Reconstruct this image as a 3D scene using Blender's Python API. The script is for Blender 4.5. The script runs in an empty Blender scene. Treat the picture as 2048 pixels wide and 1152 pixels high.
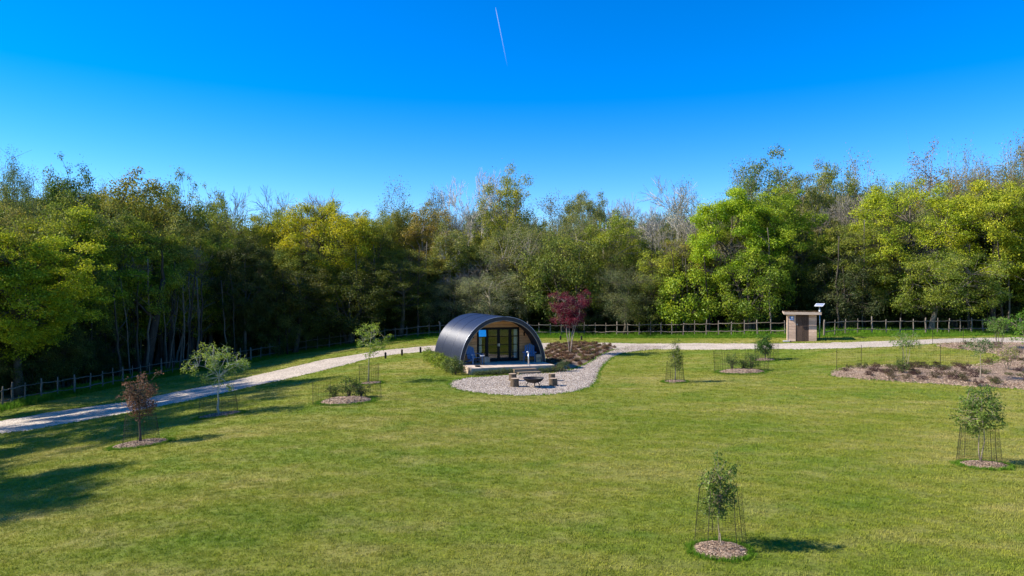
import bpy, bmesh, math, random
import numpy as np
from mathutils import Vector, Matrix
from mathutils.geometry import delaunay_2d_cdt

S = bpy.context.scene
COL = S.collection
R = math.radians

# ------------------------------------------------------------------ camera, sky, sun, exposure
CAMH = 4.8
FPX = 1365.0
cam = bpy.data.cameras.new('camera'); co = bpy.data.objects.new('camera', cam); COL.objects.link(co)
cam.lens = 24.0; cam.sensor_width = 36.0; cam.clip_start = 0.1; cam.clip_end = 9000
co.location = (0, 0, CAMH); co.rotation_euler = (R(90), 0, 0); S.camera = co

SUN_EL = 37.0      # elevation
SHADOW_AZ = 0.0    # direction shadows fall on the ground, degrees from +X
W = bpy.data.worlds.new('World'); S.world = W; W.use_nodes = True
nt = W.node_tree; nt.nodes.clear()
sky = nt.nodes.new('ShaderNodeTexSky'); sky.sky_type = 'NISHITA'; sky.sun_disc = False
sky.sun_elevation = R(SUN_EL); sky.sun_rotation = R(270 - SHADOW_AZ)
sky.air_density = 1.0; sky.dust_density = 0.05; sky.ozone_density = 4.0; sky.altitude = 900
hs = nt.nodes.new('ShaderNodeHueSaturation'); hs.inputs['Saturation'].default_value = 1.45
hs.inputs['Hue'].default_value = 0.512
bgn = nt.nodes.new('ShaderNodeBackground'); bgn.inputs['Strength'].default_value = 0.125
wo = nt.nodes.new('ShaderNodeOutputWorld')
nt.links.new(sky.outputs[0], hs.inputs['Color']); nt.links.new(hs.outputs[0], bgn.inputs['Color']); nt.links.new(bgn.outputs[0], wo.inputs[0])
sl = bpy.data.lights.new('sun', 'SUN'); sl.energy = 4.6; sl.angle = R(0.55); sl.color = (1.0, 0.93, 0.82)
so = bpy.data.objects.new('sun', sl); COL.objects.link(so)
sd = Vector((math.cos(R(SUN_EL)) * math.cos(R(SHADOW_AZ)), math.cos(R(SUN_EL)) * math.sin(R(SHADOW_AZ)), -math.sin(R(SUN_EL))))
so.rotation_euler = sd.to_track_quat('-Z', 'Y').to_euler(); so.location = (-30, 0, 30)
S.view_settings.view_transform = 'Standard'; S.view_settings.look = 'None'
S.view_settings.gamma = 1.0; S.view_settings.exposure = 1.0; S.view_settings.use_curve_mapping = False
S.cycles.max_bounces = 6; S.cycles.diffuse_bounces = 3; S.cycles.transparent_max_bounces = 12

# ------------------------------------------------------------------ terrain and picture-to-ground helper
def sst(a, b, x):
    t = np.clip((np.asarray(x, float) - a) / (b - a), 0, 1)
    return t * t * (3 - 2 * t)
def ter(x, y):
    x = np.asarray(x, float); y = np.asarray(y, float)
    z = -2.5 * sst(4, 32, -x) + 1.0 * sst(6, 30, x) * sst(22, 48, y)
    z = z + 0.03 * np.sin(0.55 * x + 1.1 * np.sin(0.31 * y)) * np.sin(0.47 * y + 0.8) * np.exp(-((x / 60) ** 2 + (y / 60) ** 2))
    return z
def tz(x, y): return float(ter(x, y))
def G(px, py):
    """the ground point seen at a pixel of the 2048 px wide photograph"""
    dx = (px - 1024) / FPX; dz = -(py - 576) / FPX
    t = 5.0; lo = t
    while t < 400:
        if CAMH + dz * t < tz(dx * t, t): break
        lo = t; t *= 1.02
    hi = t
    for _ in range(24):
        m = (lo + hi) / 2
        if CAMH + dz * m < tz(dx * m, m): hi = m
        else: lo = m
    return (dx * hi, hi)
def GP(pts): return [G(*p) for p in pts]

# ------------------------------------------------------------------ object helpers
def tag(o, label=None, cat=None, group=None, kind=None):
    if label: o['label'] = label
    if cat: o['category'] = cat
    if group: o['group'] = group
    if kind: o['kind'] = kind
    return o
def empty(name, loc=(0, 0, 0), rz=0.0):
    o = bpy.data.objects.new(name, None); COL.objects.link(o)
    o.empty_display_size = 0.2; o.location = loc; o.rotation_euler = (0, 0, rz); return o
def link(name, me, mat=None, parent=None, loc=None, rot=None, scale=None, color=None):
    o = bpy.data.objects.new(name, me); COL.objects.link(o)
    if mat is not None and not me.materials: me.materials.append(mat)
    if parent is not None: o.parent = parent
    if loc is not None: o.location = loc
    if rot is not None: o.rotation_euler = rot
    if scale is not None: o.scale = scale
    if color is not None: o.color = (*color, 1)
    return o
def mesh_np(name, V, Q=None, T=None, smooth=False):
    me = bpy.data.meshes.new(name); V = np.asarray(V, np.float32)
    nq = 0 if Q is None else len(Q); n3 = 0 if T is None else len(T)
    me.vertices.add(len(V)); me.vertices.foreach_set('co', V.ravel())
    idx = []
    if nq: idx.append(np.asarray(Q, np.int32).ravel())
    if n3: idx.append(np.asarray(T, np.int32).ravel())
    if idx:
        idx = np.concatenate(idx); me.loops.add(len(idx)); me.loops.foreach_set('vertex_index', idx)
        me.polygons.add(nq + n3)
        st = np.concatenate([np.arange(nq) * 4, nq * 4 + np.arange(n3) * 3]).astype(np.int32)
        me.polygons.foreach_set('loop_start', st)
        me.polygons.foreach_set('use_smooth', np.full(nq + n3, bool(smooth)))
    me.update(calc_edges=True); return me
class MB:
    """collects shapes into one mesh"""
    def __init__(s): s.v = []; s.q = []; s.t = []; s.n = 0
    def add(s, V, Q=None, T=None):
        V = np.asarray(V, float).reshape(-1, 3)
        if Q is not None and len(Q): s.q.append(np.asarray(Q, int) + s.n)
        if T is not None and len(T): s.t.append(np.asarray(T, int) + s.n)
        s.v.append(V); s.n += len(V); return s
    def box(s, c, d, rz=0.0, jit=0.0, M=None):
        x, y, z = [k / 2 for k in d]
        V = np.array([(a * x, b * y, e * z) for e in (-1, 1) for b in (-1, 1) for a in (-1, 1)], float)
        if jit: V += np.random.RandomState(int(abs(c[0] * 913 + c[2] * 77 + c[1] * 31)) % 9999).uniform(-jit, jit, V.shape)
        if rz: ca, sa = math.cos(rz), math.sin(rz); V = V @ np.array([[ca, sa, 0], [-sa, ca, 0], [0, 0, 1]])
        if M is not None: V = V @ np.array(M.to_3x3()).T
        V = V + np.array(c)
        return s.add(V, [(0, 2, 3, 1), (4, 5, 7, 6), (0, 1, 5, 4), (2, 6, 7, 3), (0, 4, 6, 2), (1, 3, 7, 5)])
    def tube(s, P, rad, n=6, cap=True):
        P = np.asarray(P, float); m = len(P); rad = np.broadcast_to(rad, (m,))
        T = np.gradient(P, axis=0); T /= (np.linalg.norm(T, axis=1)[:, None] + 1e-9)
        ref = np.array([0, 0, 1.0]) if abs(T[0][2]) < 0.9 else np.array([1.0, 0, 0])
        A = np.cross(T, ref); A /= (np.linalg.norm(A, axis=1)[:, None] + 1e-9); B = np.cross(T, A)
        an = np.arange(n) * 2 * math.pi / n
        V = P[:, None, :] + rad[:, None, None] * (np.cos(an)[None, :, None] * A[:, None, :] + np.sin(an)[None, :, None] * B[:, None, :])
        V = V.reshape(-1, 3); Q = []
        i = np.arange(n); j = (i + 1) % n
        for k in range(m - 1): Q.append(np.stack([k * n + i, k * n + j, (k + 1) * n + j, (k + 1) * n + i], 1))
        Q = np.concatenate(Q); T3 = []
        if cap:
            V = np.vstack([V, P[0], P[-1]]); a = m * n
            for q in range(n): T3 += [(q, a, (q + 1) % n), ((m - 1) * n + (q + 1) % n, a + 1, (m - 1) * n + q)]
        return s.add(V, Q, T3)
    def lathe(s, prof, n=24, c=(0, 0, 0)):
        an = np.arange(n) * 2 * math.pi / n
        V = np.array([(r * math.cos(a) + c[0], r * math.sin(a) + c[1], z + c[2]) for r, z in prof for a in an])
        Q = [(k * n + i, k * n + (i + 1) % n, (k + 1) * n + (i + 1) % n, (k + 1) * n + i) for k in range(len(prof) - 1) for i in range(n)]
        return s.add(V, Q)
    def prism(s, poly, y0, y1):
        """a polygon in x,z pushed through from y0 to y1"""
        n = len(poly); V = [(x, y0, z) for x, z in poly] + [(x, y1, z) for x, z in poly]
        s.add(V, [(i, (i + 1) % n, n + (i + 1) % n, n + i) for i in range(n)],
              [(0, i + 1, i) for i in range(1, n - 1)] + [(n, n + i, n + i + 1) for i in range(1, n - 1)]); return s
    def mesh(s, name, smooth=False):
        return mesh_np(name, np.vstack(s.v), np.vstack(s.q) if s.q else None, np.vstack(s.t) if s.t else None, smooth)
    def obj(s, name, mat, parent=None, smooth=False, **k): return link(name, s.mesh(name, smooth), mat, parent, **k)

# ------------------------------------------------------------------ material helpers
def newmat(name):
    m = bpy.data.materials.new(name); m.use_nodes = True; n = m.node_tree.nodes; n.clear()
    out = n.new('ShaderNodeOutputMaterial'); return m, m.node_tree, out
def N(nt, t, **k):
    n = nt.nodes.new('ShaderNode' + t)
    for a, b in k.items():
        if a in ('operation', 'blend_type', 'data_type', 'noise_dimensions', 'feature', 'wave_type', 'bands_direction', 'distance'): setattr(n, a, b)
        else: n.inputs[a.replace('_', ' ')].default_value = b
    return n
def ramp(nt, fac, stops):
    r = nt.nodes.new('ShaderNodeValToRGB'); e = r.color_ramp.elements
    while len(e) < len(stops): e.new(0.5)
    for i, (p, c) in enumerate(stops): e[i].position = p; e[i].color = (*c, 1)
    nt.links.new(fac, r.inputs[0]); return r.outputs[0]
def mix(nt, f, a, b, mode='MIX'):
    m = nt.nodes.new('ShaderNodeMix'); m.data_type = 'RGBA'; m.blend_type = mode
    for s_, v in ((0, f), (6, a), (7, b)):
        if hasattr(v, 'is_linked'): nt.links.new(v, m.inputs[s_])
        else: m.inputs[s_].default_value = v if s_ == 0 else (*v, 1)
    return m.outputs[2]
def noise(nt, vec, scale, detail=4, rough=0.55, sx=(1, 1, 1)):
    if sx != (1, 1, 1):
        mp = nt.nodes.new('ShaderNodeMapping'); mp.inputs['Scale'].default_value = sx
        nt.links.new(vec, mp.inputs[0]); vec = mp.outputs[0]
    n = nt.nodes.new('ShaderNodeTexNoise'); n.inputs['Scale'].default_value = scale
    n.inputs['Detail'].default_value = detail; n.inputs['Roughness'].default_value = rough
    nt.links.new(vec, n.inputs['Vector']); return n.outputs[0]
def principled(nt, out, col, rough=0.8, spec=0.3, bump=None, bstr=0.3, bdist=0.02, metal=0.0):
    p = nt.nodes.new('ShaderNodeBsdfPrincipled')
    if hasattr(col, 'is_linked'): nt.links.new(col, p.inputs['Base Color'])
    else: p.inputs['Base Color'].default_value = (*col, 1)
    p.inputs['Roughness'].default_value = rough; p.inputs['Specular IOR Level'].default_value = spec
    p.inputs['Metallic'].default_value = metal
    if bump is not None:
        b = nt.nodes.new('ShaderNodeBump'); b.inputs['Strength'].default_value = bstr; b.inputs['Distance'].default_value = bdist
        nt.links.new(bump, b.inputs['Height']); nt.links.new(b.outputs[0], p.inputs['Normal'])
    nt.links.new(p.outputs[0], out.inputs[0]); return p
def pos(nt): return nt.nodes.new('ShaderNodeNewGeometry').outputs['Position']
def ocoord(nt): return nt.nodes.new('ShaderNodeTexCoord').outputs['Object']

def grass_color(nt):
    P = pos(nt)
    big = noise(nt, P, 0.16, 4, 0.6, (0.6, 1.0, 1))
    mid = noise(nt, P, 0.75, 5, 0.65, (0.6, 1.3, 1))
    fine = noise(nt, P, 9.0, 3, 0.6, (0.7, 1.6, 1))
    c1 = ramp(nt, big, [(0.38, (0.135, 0.205, 0.022)), (0.5, (0.225, 0.245, 0.038)), (0.62, (0.34, 0.30, 0.095))])
    c2 = ramp(nt, mid, [(0.34, (0.125, 0.200, 0.018)), (0.52, (0.225, 0.248, 0.038)), (0.70, (0.39, 0.335, 0.14))])
    c = mix(nt, 0.45, c1, c2)
    mp = nt.nodes.new('ShaderNodeMapping'); mp.inputs['Rotation'].default_value = (0, 0, 0.5); nt.links.new(P, mp.inputs[0])
    wv = nt.nodes.new('ShaderNodeTexWave'); wv.bands_direction = 'Y'; wv.inputs['Scale'].default_value = 0.32; wv.inputs['Distortion'].default_value = 1.6; wv.inputs['Detail'].default_value = 2; wv.inputs['Detail Scale'].default_value = 0.4
    nt.links.new(mp.outputs[0], wv.inputs['Vector'])
    c = mix(nt, 1.0, c, ramp(nt, wv.outputs[1], [(0.2, (0.93, 0.95, 0.93)), (0.8, (1.06, 1.05, 1.04))]), 'MULTIPLY')
    lush = noise(nt, P, 0.42, 3, 0.5)
    c = mix(nt, ramp(nt, lush, [(0.60, (0, 0, 0)), (0.72, (0.6, 0.6, 0.6))]), c, (0.10, 0.185, 0.018))
    f = ramp(nt, fine, [(0.3, (0.84, 0.82, 0.78)), (0.7, (1.34, 1.30, 1.22))])
    return mix(nt, 1.0, c, f, 'MULTIPLY')
M = {}
m, t, o = newmat('lawn_ground'); gc = grass_color(t); fb = noise(t, pos(t), 22, 5, 0.75, (0.8, 1.3, 1))
principled(t, o, mix(t, 1.0, gc, (0.82, 0.82, 0.78), 'MULTIPLY'), 0.9, 0.15, fb, 0.9, 0.06); M['lawn'] = m
m, t, o = newmat('grass_blades'); gc = grass_color(t)
rnd = t.nodes.new('ShaderNodeObjectInfo').outputs['Random']
gc = mix(t, 1.0, gc, ramp(t, rnd, [(0, (0.98, 1.0, 0.9)), (0.85, (1.2, 1.2, 1.12)), (1, (1.5, 1.36, 1.35))]), 'MULTIPLY')
d = N(t, 'BsdfDiffuse'); tr = N(t, 'BsdfTranslucent'); ms = N(t, 'MixShader', Fac=0.3)
t.links.new(gc, d.inputs[0]); t.links.new(gc, tr.inputs[0]); t.links.new(d.outputs[0], ms.inputs[1]); t.links.new(tr.outputs[0], ms.inputs[2]); t.links.new(ms.outputs[0], o.inputs[0]); M['blades'] = m
m, t, o = newmat('verge_grass')
rnd = t.nodes.new('ShaderNodeObjectInfo').outputs['Random']
gc = mix(t, rnd, (0.075, 0.2, 0.012), (0.17, 0.27, 0.03))
d = N(t, 'BsdfDiffuse'); tr = N(t, 'BsdfTranslucent'); ms = N(t, 'MixShader', Fac=0.3)
t.links.new(gc, d.inputs[0]); t.links.new(gc, tr.inputs[0]); t.links.new(d.outputs[0], ms.inputs[1]); t.links.new(tr.outputs[0], ms.inputs[2]); t.links.new(ms.outputs[0], o.inputs[0]); M['verge'] = m

def leafmat(name, useobj=True, stops=None, transl=0.4, gloss=0.012):
    m, t, o = newmat(name)
    oi = t.nodes.new('ShaderNodeObjectInfo')
    rp = t.nodes.new('ShaderNodeNewGeometry').outputs['Random Per Island']
    base = oi.outputs['Color'] if useobj else ramp(t, oi.outputs['Random'], stops)
    c = mix(t, 1.0, base, ramp(t, rp, [(0, (0.55, 0.66, 0.6)), (0.55, (1, 1, 1)), (1, (1.5, 1.3, 1.3))]), 'MULTIPLY')
    cl = noise(t, ocoord(t), 0.75, 3, 0.6); c = mix(t, 1.0, c, ramp(t, cl, [(0.36, (0.62, 0.74, 0.75)), (0.5, (1, 1, 1)), (0.64, (1.3, 1.16, 0.95))]), 'MULTIPLY')
    d = N(t, 'BsdfDiffuse'); tr = N(t, 'BsdfTranslucent'); ms = N(t, 'MixShader', Fac=transl)
    t.links.new(c, d.inputs[0]); t.links.new(c, tr.inputs[0]); t.links.new(d.outputs[0], ms.inputs[1]); t.links.new(tr.outputs[0], ms.inputs[2])
    g = N(t, 'BsdfGlossy', Roughness=0.5); g.inputs['Color'].default_value = (0.9, 0.95, 1, 1); m2 = N(t, 'MixShader', Fac=gloss)
    t.links.new(ms.outputs[0], m2.inputs[1]); t.links.new(g.outputs[0], m2.inputs[2]); t.links.new(m2.outputs[0], o.inputs[0]); return m
M['leaf'] = leafmat('leaves')
M['massleaf'] = leafmat('woodland_leaves', False, [(0, (0.14, 0.185, 0.02)), (0.3, (0.26, 0.29, 0.03)), (0.6, (0.20, 0.25, 0.045)), (1, (0.32, 0.30, 0.06))])
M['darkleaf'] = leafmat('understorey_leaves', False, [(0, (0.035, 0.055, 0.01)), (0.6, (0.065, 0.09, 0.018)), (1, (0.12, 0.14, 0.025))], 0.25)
def barkmat(name, useobj=True, col=(0.08, 0.07, 0.05), scale=6):
    m, t, o = newmat(name); P = ocoord(t)
    b = noise(t, P, scale, 6, 0.7, (1, 1, 0.3))
    base = t.nodes.new('ShaderNodeObjectInfo').outputs['Color'] if useobj else None
    c = mix(t, 1.0, base if useobj else col, ramp(t, b, [(0.3, (0.5, 0.48, 0.45)), (0.7, (1.35, 1.35, 1.3))]), 'MULTIPLY')
    principled(t, o, c, 0.9, 0.15, b, 0.5, 0.03); return m
M['bark'] = barkmat('bark'); M['massbark'] = barkmat('woodland_bark', False, (0.075, 0.065, 0.05)); M['massgrey'] = barkmat('woodland_twigs', False, (0.25, 0.22, 0.18))

def gravelmat(name, a, b, c, scale, bd=0.03):
    m, t, o = newmat(name); P = pos(t)
    v = N(t, 'TexVoronoi', Scale=scale); t.links.new(P, v.inputs['Vector'])
    sep = t.nodes.new('ShaderNodeSeparateColor'); t.links.new(v.outputs['Color'], sep.inputs[0])
    cc = ramp(t, sep.outputs[0], [(0.1, a), (0.45, b), (0.9, c)])
    big = noise(t, P, 0.7, 5, 0.65); cc = mix(t, 1.0, cc, ramp(t, big, [(0.3, (0.78, 0.77, 0.75)), (0.7, (1.12, 1.12, 1.12))]), 'MULTIPLY')
    principled(t, o, cc, 0.85, 0.25, v.outputs['Distance'], -0.9, bd); return m
M['path'] = gravelmat('track_gravel', (0.29, 0.235, 0.175), (0.45, 0.38, 0.30), (0.60, 0.52, 0.42), 26)
M['gravel'] = gravelmat('patio_gravel', (0.15, 0.115, 0.085), (0.35, 0.28, 0.215), (0.56, 0.48, 0.39), 22)
M['mulch'] = gravelmat('mulch', (0.10, 0.065, 0.04), (0.23, 0.155, 0.10), (0.40, 0.29, 0.20), 24)
M['soil'] = gravelmat('bed_soil', (0.09, 0.06, 0.04), (0.20, 0.135, 0.09), (0.32, 0.23, 0.16), 20)
def randmat(name, stops, rough=0.8):
    m, t, o = newmat(name); rp = t.nodes.new('ShaderNodeNewGeometry').outputs['Random Per Island']
    oi = t.nodes.new('ShaderNodeObjectInfo').outputs['Random']
    ad = N(t, 'Math', operation='ADD'); t.links.new(rp, ad.inputs[0]); t.links.new(oi, ad.inputs[1])
    fr = N(t, 'Math', operation='FRACT'); t.links.new(ad.outputs[0], fr.inputs[0])
    principled(t, o, ramp(t, fr.outputs[0], stops), rough, 0.25); return m
M['chips'] = randmat('wood_chips', [(0, (0.09, 0.055, 0.035)), (0.4, (0.24, 0.155, 0.10)), (0.8, (0.43, 0.31, 0.21)), (1, (0.62, 0.50, 0.37))])
M['pebbles'] = randmat('pebbles', [(0, (0.10, 0.075, 0.055)), (0.35, (0.30, 0.235, 0.18)), (0.75, (0.48, 0.40, 0.32)), (1, (0.74, 0.66, 0.56))])
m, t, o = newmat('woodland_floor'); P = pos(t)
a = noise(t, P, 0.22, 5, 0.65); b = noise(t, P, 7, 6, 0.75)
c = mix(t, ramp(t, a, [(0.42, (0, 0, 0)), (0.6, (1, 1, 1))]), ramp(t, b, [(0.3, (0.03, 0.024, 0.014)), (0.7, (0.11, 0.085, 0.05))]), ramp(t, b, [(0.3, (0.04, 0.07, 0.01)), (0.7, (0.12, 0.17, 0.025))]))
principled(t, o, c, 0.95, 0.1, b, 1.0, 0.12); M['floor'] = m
def woodmat(name, c1, c2, grain=(1, 12, 12), scale=3, rough=0.75, useobj=True):
    m, t, o = newmat(name); P = ocoord(t); n = noise(t, P, scale, 6, 0.6, grain)
    rn = t.nodes.new('ShaderNodeObjectInfo').outputs['Random']
    c = ramp(t, n, [(0.25, c1), (0.75, c2)])
    c = mix(t, 1.0, c, ramp(t, rn, [(0, (0.78, 0.76, 0.74)), (1, (1.18, 1.16, 1.14))]), 'MULTIPLY')
    principled(t, o, c, rough, 0.2, n, 0.25, 0.01); return m
M['cedar'] = woodmat('cedar_cladding', (0.42, 0.20, 0.08), (0.68, 0.38, 0.18))
M['sleeper'] = woodmat('pale_timber', (0.34, 0.26, 0.18), (0.56, 0.46, 0.36))
M['decking'] = woodmat('decking', (0.42, 0.33, 0.25), (0.62, 0.52, 0.42), (12, 1, 12))
M['hutwood'] = woodmat('hut_boards', (0.42, 0.27, 0.18), (0.70, 0.52, 0.40))
M['doorwood'] = woodmat('dark_door_boards', (0.045, 0.028, 0.02), (0.115, 0.075, 0.055), (12, 12, 1))
M['fence'] = woodmat('weathered_chestnut', (0.10, 0.085, 0.065), (0.235, 0.20, 0.16), (4, 4, 2))
M['stepwood'] = woodmat('step_timber', (0.20, 0.145, 0.09), (0.36, 0.28, 0.19))
def plain(name, col, rough=0.6, spec=0.3, metal=0.0, nscale=0, var=0.15):
    m, t, o = newmat(name)
    if nscale:
        n = noise(t, ocoord(t), nscale, 5, 0.6); c = mix(t, 1.0, col, ramp(t, n, [(0.3, (1 - var,) * 3), (0.7, (1 + var,) * 3)]), 'MULTIPLY')
        principled(t, o, c, rough, spec, n, 0.15, 0.01, metal)
    else: principled(t, o, col, rough, spec, metal=metal)
    return m
M['black'] = plain('black_frame', (0.006, 0.006, 0.007), 0.6, 0.15)
M['rim'] = plain('dark_rim', (0.014, 0.015, 0.024), 0.5, 0.4, 0, 3)
M['trim'] = plain('metal_edging', (0.42, 0.44, 0.48), 0.35, 0.5, 0.6)
M['steel'] = plain('brushed_steel', (0.55, 0.57, 0.58), 0.35, 0.5, 0.7)
M['iron'] = plain('fire_pit_iron', (0.02, 0.019, 0.02), 0.55, 0.4, 0.3, 20)
M['ash'] = plain('ash', (0.16, 0.15, 0.14), 0.95, 0.1, 0, 30, 0.4)
M['blue'] = plain('blue_paint', (0.09, 0.17, 0.31), 0.5, 0.35, 0, 8)
M['curtain'] = plain('curtain_cloth', (0.72, 0.74, 0.76), 0.95, 0.05)
M['interior'] = plain('interior_wall', (0.09, 0.075, 0.055), 0.9, 0.1)
M['white'] = plain('white_paint', (0.78, 0.79, 0.8), 0.5, 0.4)
M['signblue'] = plain('sign_blue', (0.05, 0.17, 0.5), 0.4, 0.4)
M['cane'] = plain('cane', (0.05, 0.04, 0.028), 0.8, 0.2)
M['stake'] = plain('pale_stake', (0.5, 0.4, 0.25), 0.8, 0.2)
M['net'] = plain('netting', (0.022, 0.024, 0.018), 0.7, 0.2)
M['bollard'] = plain('dark_timber_post', (0.035, 0.028, 0.022), 0.8, 0.2, 0, 12)
M['concrete'] = plain('concrete', (0.42, 0.40, 0.37), 0.9, 0.2, 0, 9)
M['solar'] = plain('solar_glass', (0.30, 0.33, 0.42), 0.12, 0.7, 0.0)
M['log'] = barkmat('log_bark', False, (0.13, 0.095, 0.065), 9)
M['logtop'] = plain('cut_wood', (0.42, 0.31, 0.21), 0.85, 0.15, 0, 14)
# roof membrane: fine seams that follow the arch
m, t, o = newmat('roof_membrane'); P = ocoord(t)
mp = N(t, 'Mapping'); mp.inputs['Scale'].default_value = (0.15, 9, 0.15); t.links.new(P, mp.inputs[0])
n1 = noise(t, mp.outputs[0], 2.2, 4, 0.7); n2 = noise(t, P, 1.5, 5, 0.6)
ro = N(t, 'MapRange'); ro.inputs['To Min'].default_value = 0.34; ro.inputs['To Max'].default_value = 0.46; t.links.new(n2, ro.inputs[0])
p = principled(t, o, ramp(t, n1, [(0.3, (0.014, 0.017, 0.03)), (0.7, (0.026, 0.032, 0.052))]), 0.42, 0.9, n1, 0.5, 0.02)
tg = t.nodes.new('ShaderNodeTangent'); tg.direction_type = 'RADIAL'; tg.axis = 'Y'; t.links.new(tg.outputs[0], p.inputs['Tangent']); p.inputs['Anisotropic'].default_value = 0.85; p.inputs['Anisotropic Rotation'].default_value = 0.25
t.links.new(ro.outputs[0], p.inputs['Roughness']); M['roof'] = m
def glassmat(name, refl):
    m, t, o = newmat(name)
    fr = N(t, 'Fresnel', IOR=1.5); ad = N(t, 'Math', operation='ADD'); ad.inputs[1].default_value = refl; ad.use_clamp = True
    t.links.new(fr.outputs[0], ad.inputs[0])
    tr = N(t, 'BsdfTransparent'); tr.inputs[0].default_value = (0.78, 0.84, 0.84, 1); g = N(t, 'BsdfGlossy', Roughness=0.015)
    ms = N(t, 'MixShader'); t.links.new(ad.outputs[0], ms.inputs[0]); t.links.new(tr.outputs[0], ms.inputs[1]); t.links.new(g.outputs[0], ms.inputs[2]); t.links.new(ms.outputs[0], o.inputs[0]); return m
M['glass'] = glassmat('window_glass', 0.035); M['coated'] = glassmat('coated_glass', 0.55)

# ------------------------------------------------------------------ ground
def axis(lo, hi, step, far):
    c = list(np.arange(lo, hi + 1e-6, step)); s = step; a = hi
    while a < far: s *= 1.3; a += s; c.append(a)
    s = step; a = lo
    while a > -far: s *= 1.3; a -= s; c.insert(0, a)
    return np.array(c)
xs = axis(-42, 48, 0.5, 3000); ys = axis(6, 80, 0.5, 3000)
X, Y = np.meshgrid(xs, ys); V = np.stack([X, Y, ter(X, Y)], -1).reshape(-1, 3)
nx = len(xs); I, J = np.meshgrid(np.arange(nx - 1), np.arange(len(ys) - 1)); k = (J * nx + I).ravel()
tag(link('lawn_ground', mesh_np('lawn_ground', V, np.stack([k, k + 1, k + nx + 1, k + nx], 1), smooth=True), M['lawn']), kind='structure')

def inpoly(P, poly):
    P = np.asarray(P, float); x, y = P[:, 0], P[:, 1]; r = np.zeros(len(P), bool); n = len(poly)
    for i in range(n):
        x0, y0 = poly[i]; x1, y1 = poly[(i + 1) % n]
        if y0 == y1: continue
        c = ((y0 > y) != (y1 > y)) & (x < (x1 - x0) * (y - y0) / (y1 - y0) + x0); r ^= c
    return r
def densify(poly, step, jit=0.0, seed=1):
    rs = np.random.RandomState(seed); out = []; n = len(poly)
    for i in range(n):
        a = np.array(poly[i]); b = np.array(poly[(i + 1) % n]); L = np.linalg.norm(b - a); m_ = max(1, int(L / step))
        for q in range(m_): out.append(tuple(a + (b - a) * q / m_ + rs.uniform(-jit, jit, 2)))
    return out
def smoothpoly(poly, it=2):
    for _ in range(it):
        o = []; n = len(poly)
        for i in range(n):
            a = np.array(poly[i]); b = np.array(poly[(i + 1) % n]); o += [tuple(a * .75 + b * .25), tuple(a * .25 + b * .75)]
        poly = o
    return poly
def drape(name, poly, mat, step=0.5, off=0.02, mound=0.0, edge=0.6, jit=0.05, seed=1, bump=0.0, parent=None, origin=None):
    poly = densify(poly, step, jit, seed); a = np.array(poly)
    x0, y0 = a.min(0); x1, y1 = a.max(0); gx, gy = np.meshgrid(np.arange(x0, x1, step), np.arange(y0, y1, step))
    g = np.stack([gx.ravel(), gy.ravel()], 1); rs = np.random.RandomState(seed); g = g + rs.uniform(-.15, .15, g.shape) * step
    g = g[inpoly(g, poly)]
    dm = np.min(np.linalg.norm(g[:, None, :] - a[None, :, :], axis=2), 1) if len(g) * len(a) < 2e7 else np.full(len(g), 9.)
    keep = dm > step * 0.35; g = g[keep]; dm = dm[keep]
    pts = [Vector(p) for p in poly] + [Vector(p) for p in g]; n = len(poly)
    v, e, f, _, _, _ = delaunay_2d_cdt(pts, [(i, (i + 1) % n) for i in range(n)], [], 1, 1e-6)
    v = np.array([(q.x, q.y) for q in v]); z = ter(v[:, 0], v[:, 1]) + off
    d2 = np.array([np.min(np.hypot(a[:, 0] - q[0], a[:, 1] - q[1])) for q in v]) if len(v) < 20000 else np.zeros(len(v))
    z = z + mound * (1 - np.exp(-d2 / edge)) + bump * rs.uniform(-1, 1, len(v)) * (d2 > 0.05)
    z = np.where(d2 < 1e-4, z - off - 0.02, z)
    V = np.column_stack([v, z])
    if origin is not None: V = V - np.array(origin)
    me = bpy.data.meshes.new(name); me.from_pydata(V.tolist(), [], [list(q) for q in f]); me.update()
    for pl in me.polygons: pl.use_smooth = True
    return link(name, me, mat, parent)

TRACK = GP([(-60, 880), (0, 868), (60, 861), (150, 845), (240, 829), (330, 811), (400, 797), (460, 784), (520, 770), (580, 757), (640, 743), (700, 728), (740, 717), (800, 708), (870, 703), (960, 700), (1100, 699), (1220, 699), (1300, 699), (1400, 700), (1500, 699), (1600, 699), (1700, 697), (1780, 694), (1840, 690), (1900, 687), (2000, 687), (2120, 688), (2120, 674), (2000, 675), (1900, 677), (1800, 681), (1700, 684), (1640, 686), (1560, 687), (1400, 686), (1200, 685), (1100, 686), (980, 688), (880, 690), (830, 694), (760, 701), (700, 711), (640, 720), (600, 730), (540, 744), (480, 757), (420, 770), (340, 786), (270, 801), (200, 810), (100, 824), (0, 842), (-60, 852)])
tag(drape('gravel_track', TRACK, M['path'], 0.5, 0.02, jit=0.10), kind='structure')
PATIO = GP([(897, 768), (905, 762), (935, 756), (1000, 752), (1060, 748), (1110, 746), (1150, 738), (1180, 724), (1197, 712), (1215, 704), (1240, 696), (1262, 691), (1340, 692), (1325, 698), (1290, 701), (1250, 706), (1225, 715), (1207, 730), (1198, 745), (1194, 762), (1182, 774), (1150, 784), (1100, 790), (1040, 792), (980, 789), (925, 782), (902, 775)])
tag(drape('gravel_patio', PATIO, M['gravel'], 0.3, 0.026, jit=0.035), kind='structure')
HEATH = smoothpoly(GP([(1086, 700), (1100, 690), (1120, 687), (1180, 686), (1228, 692), (1232, 697), (1212, 704), (1195, 712), (1178, 723), (1150, 736), (1120, 746), (1098, 742)]), 1)
tag(drape('heather_bed', HEATH, M['soil'], 0.35, 0.03, 0.12, 0.9, 0.05, bump=0.03), kind='structure')
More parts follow.
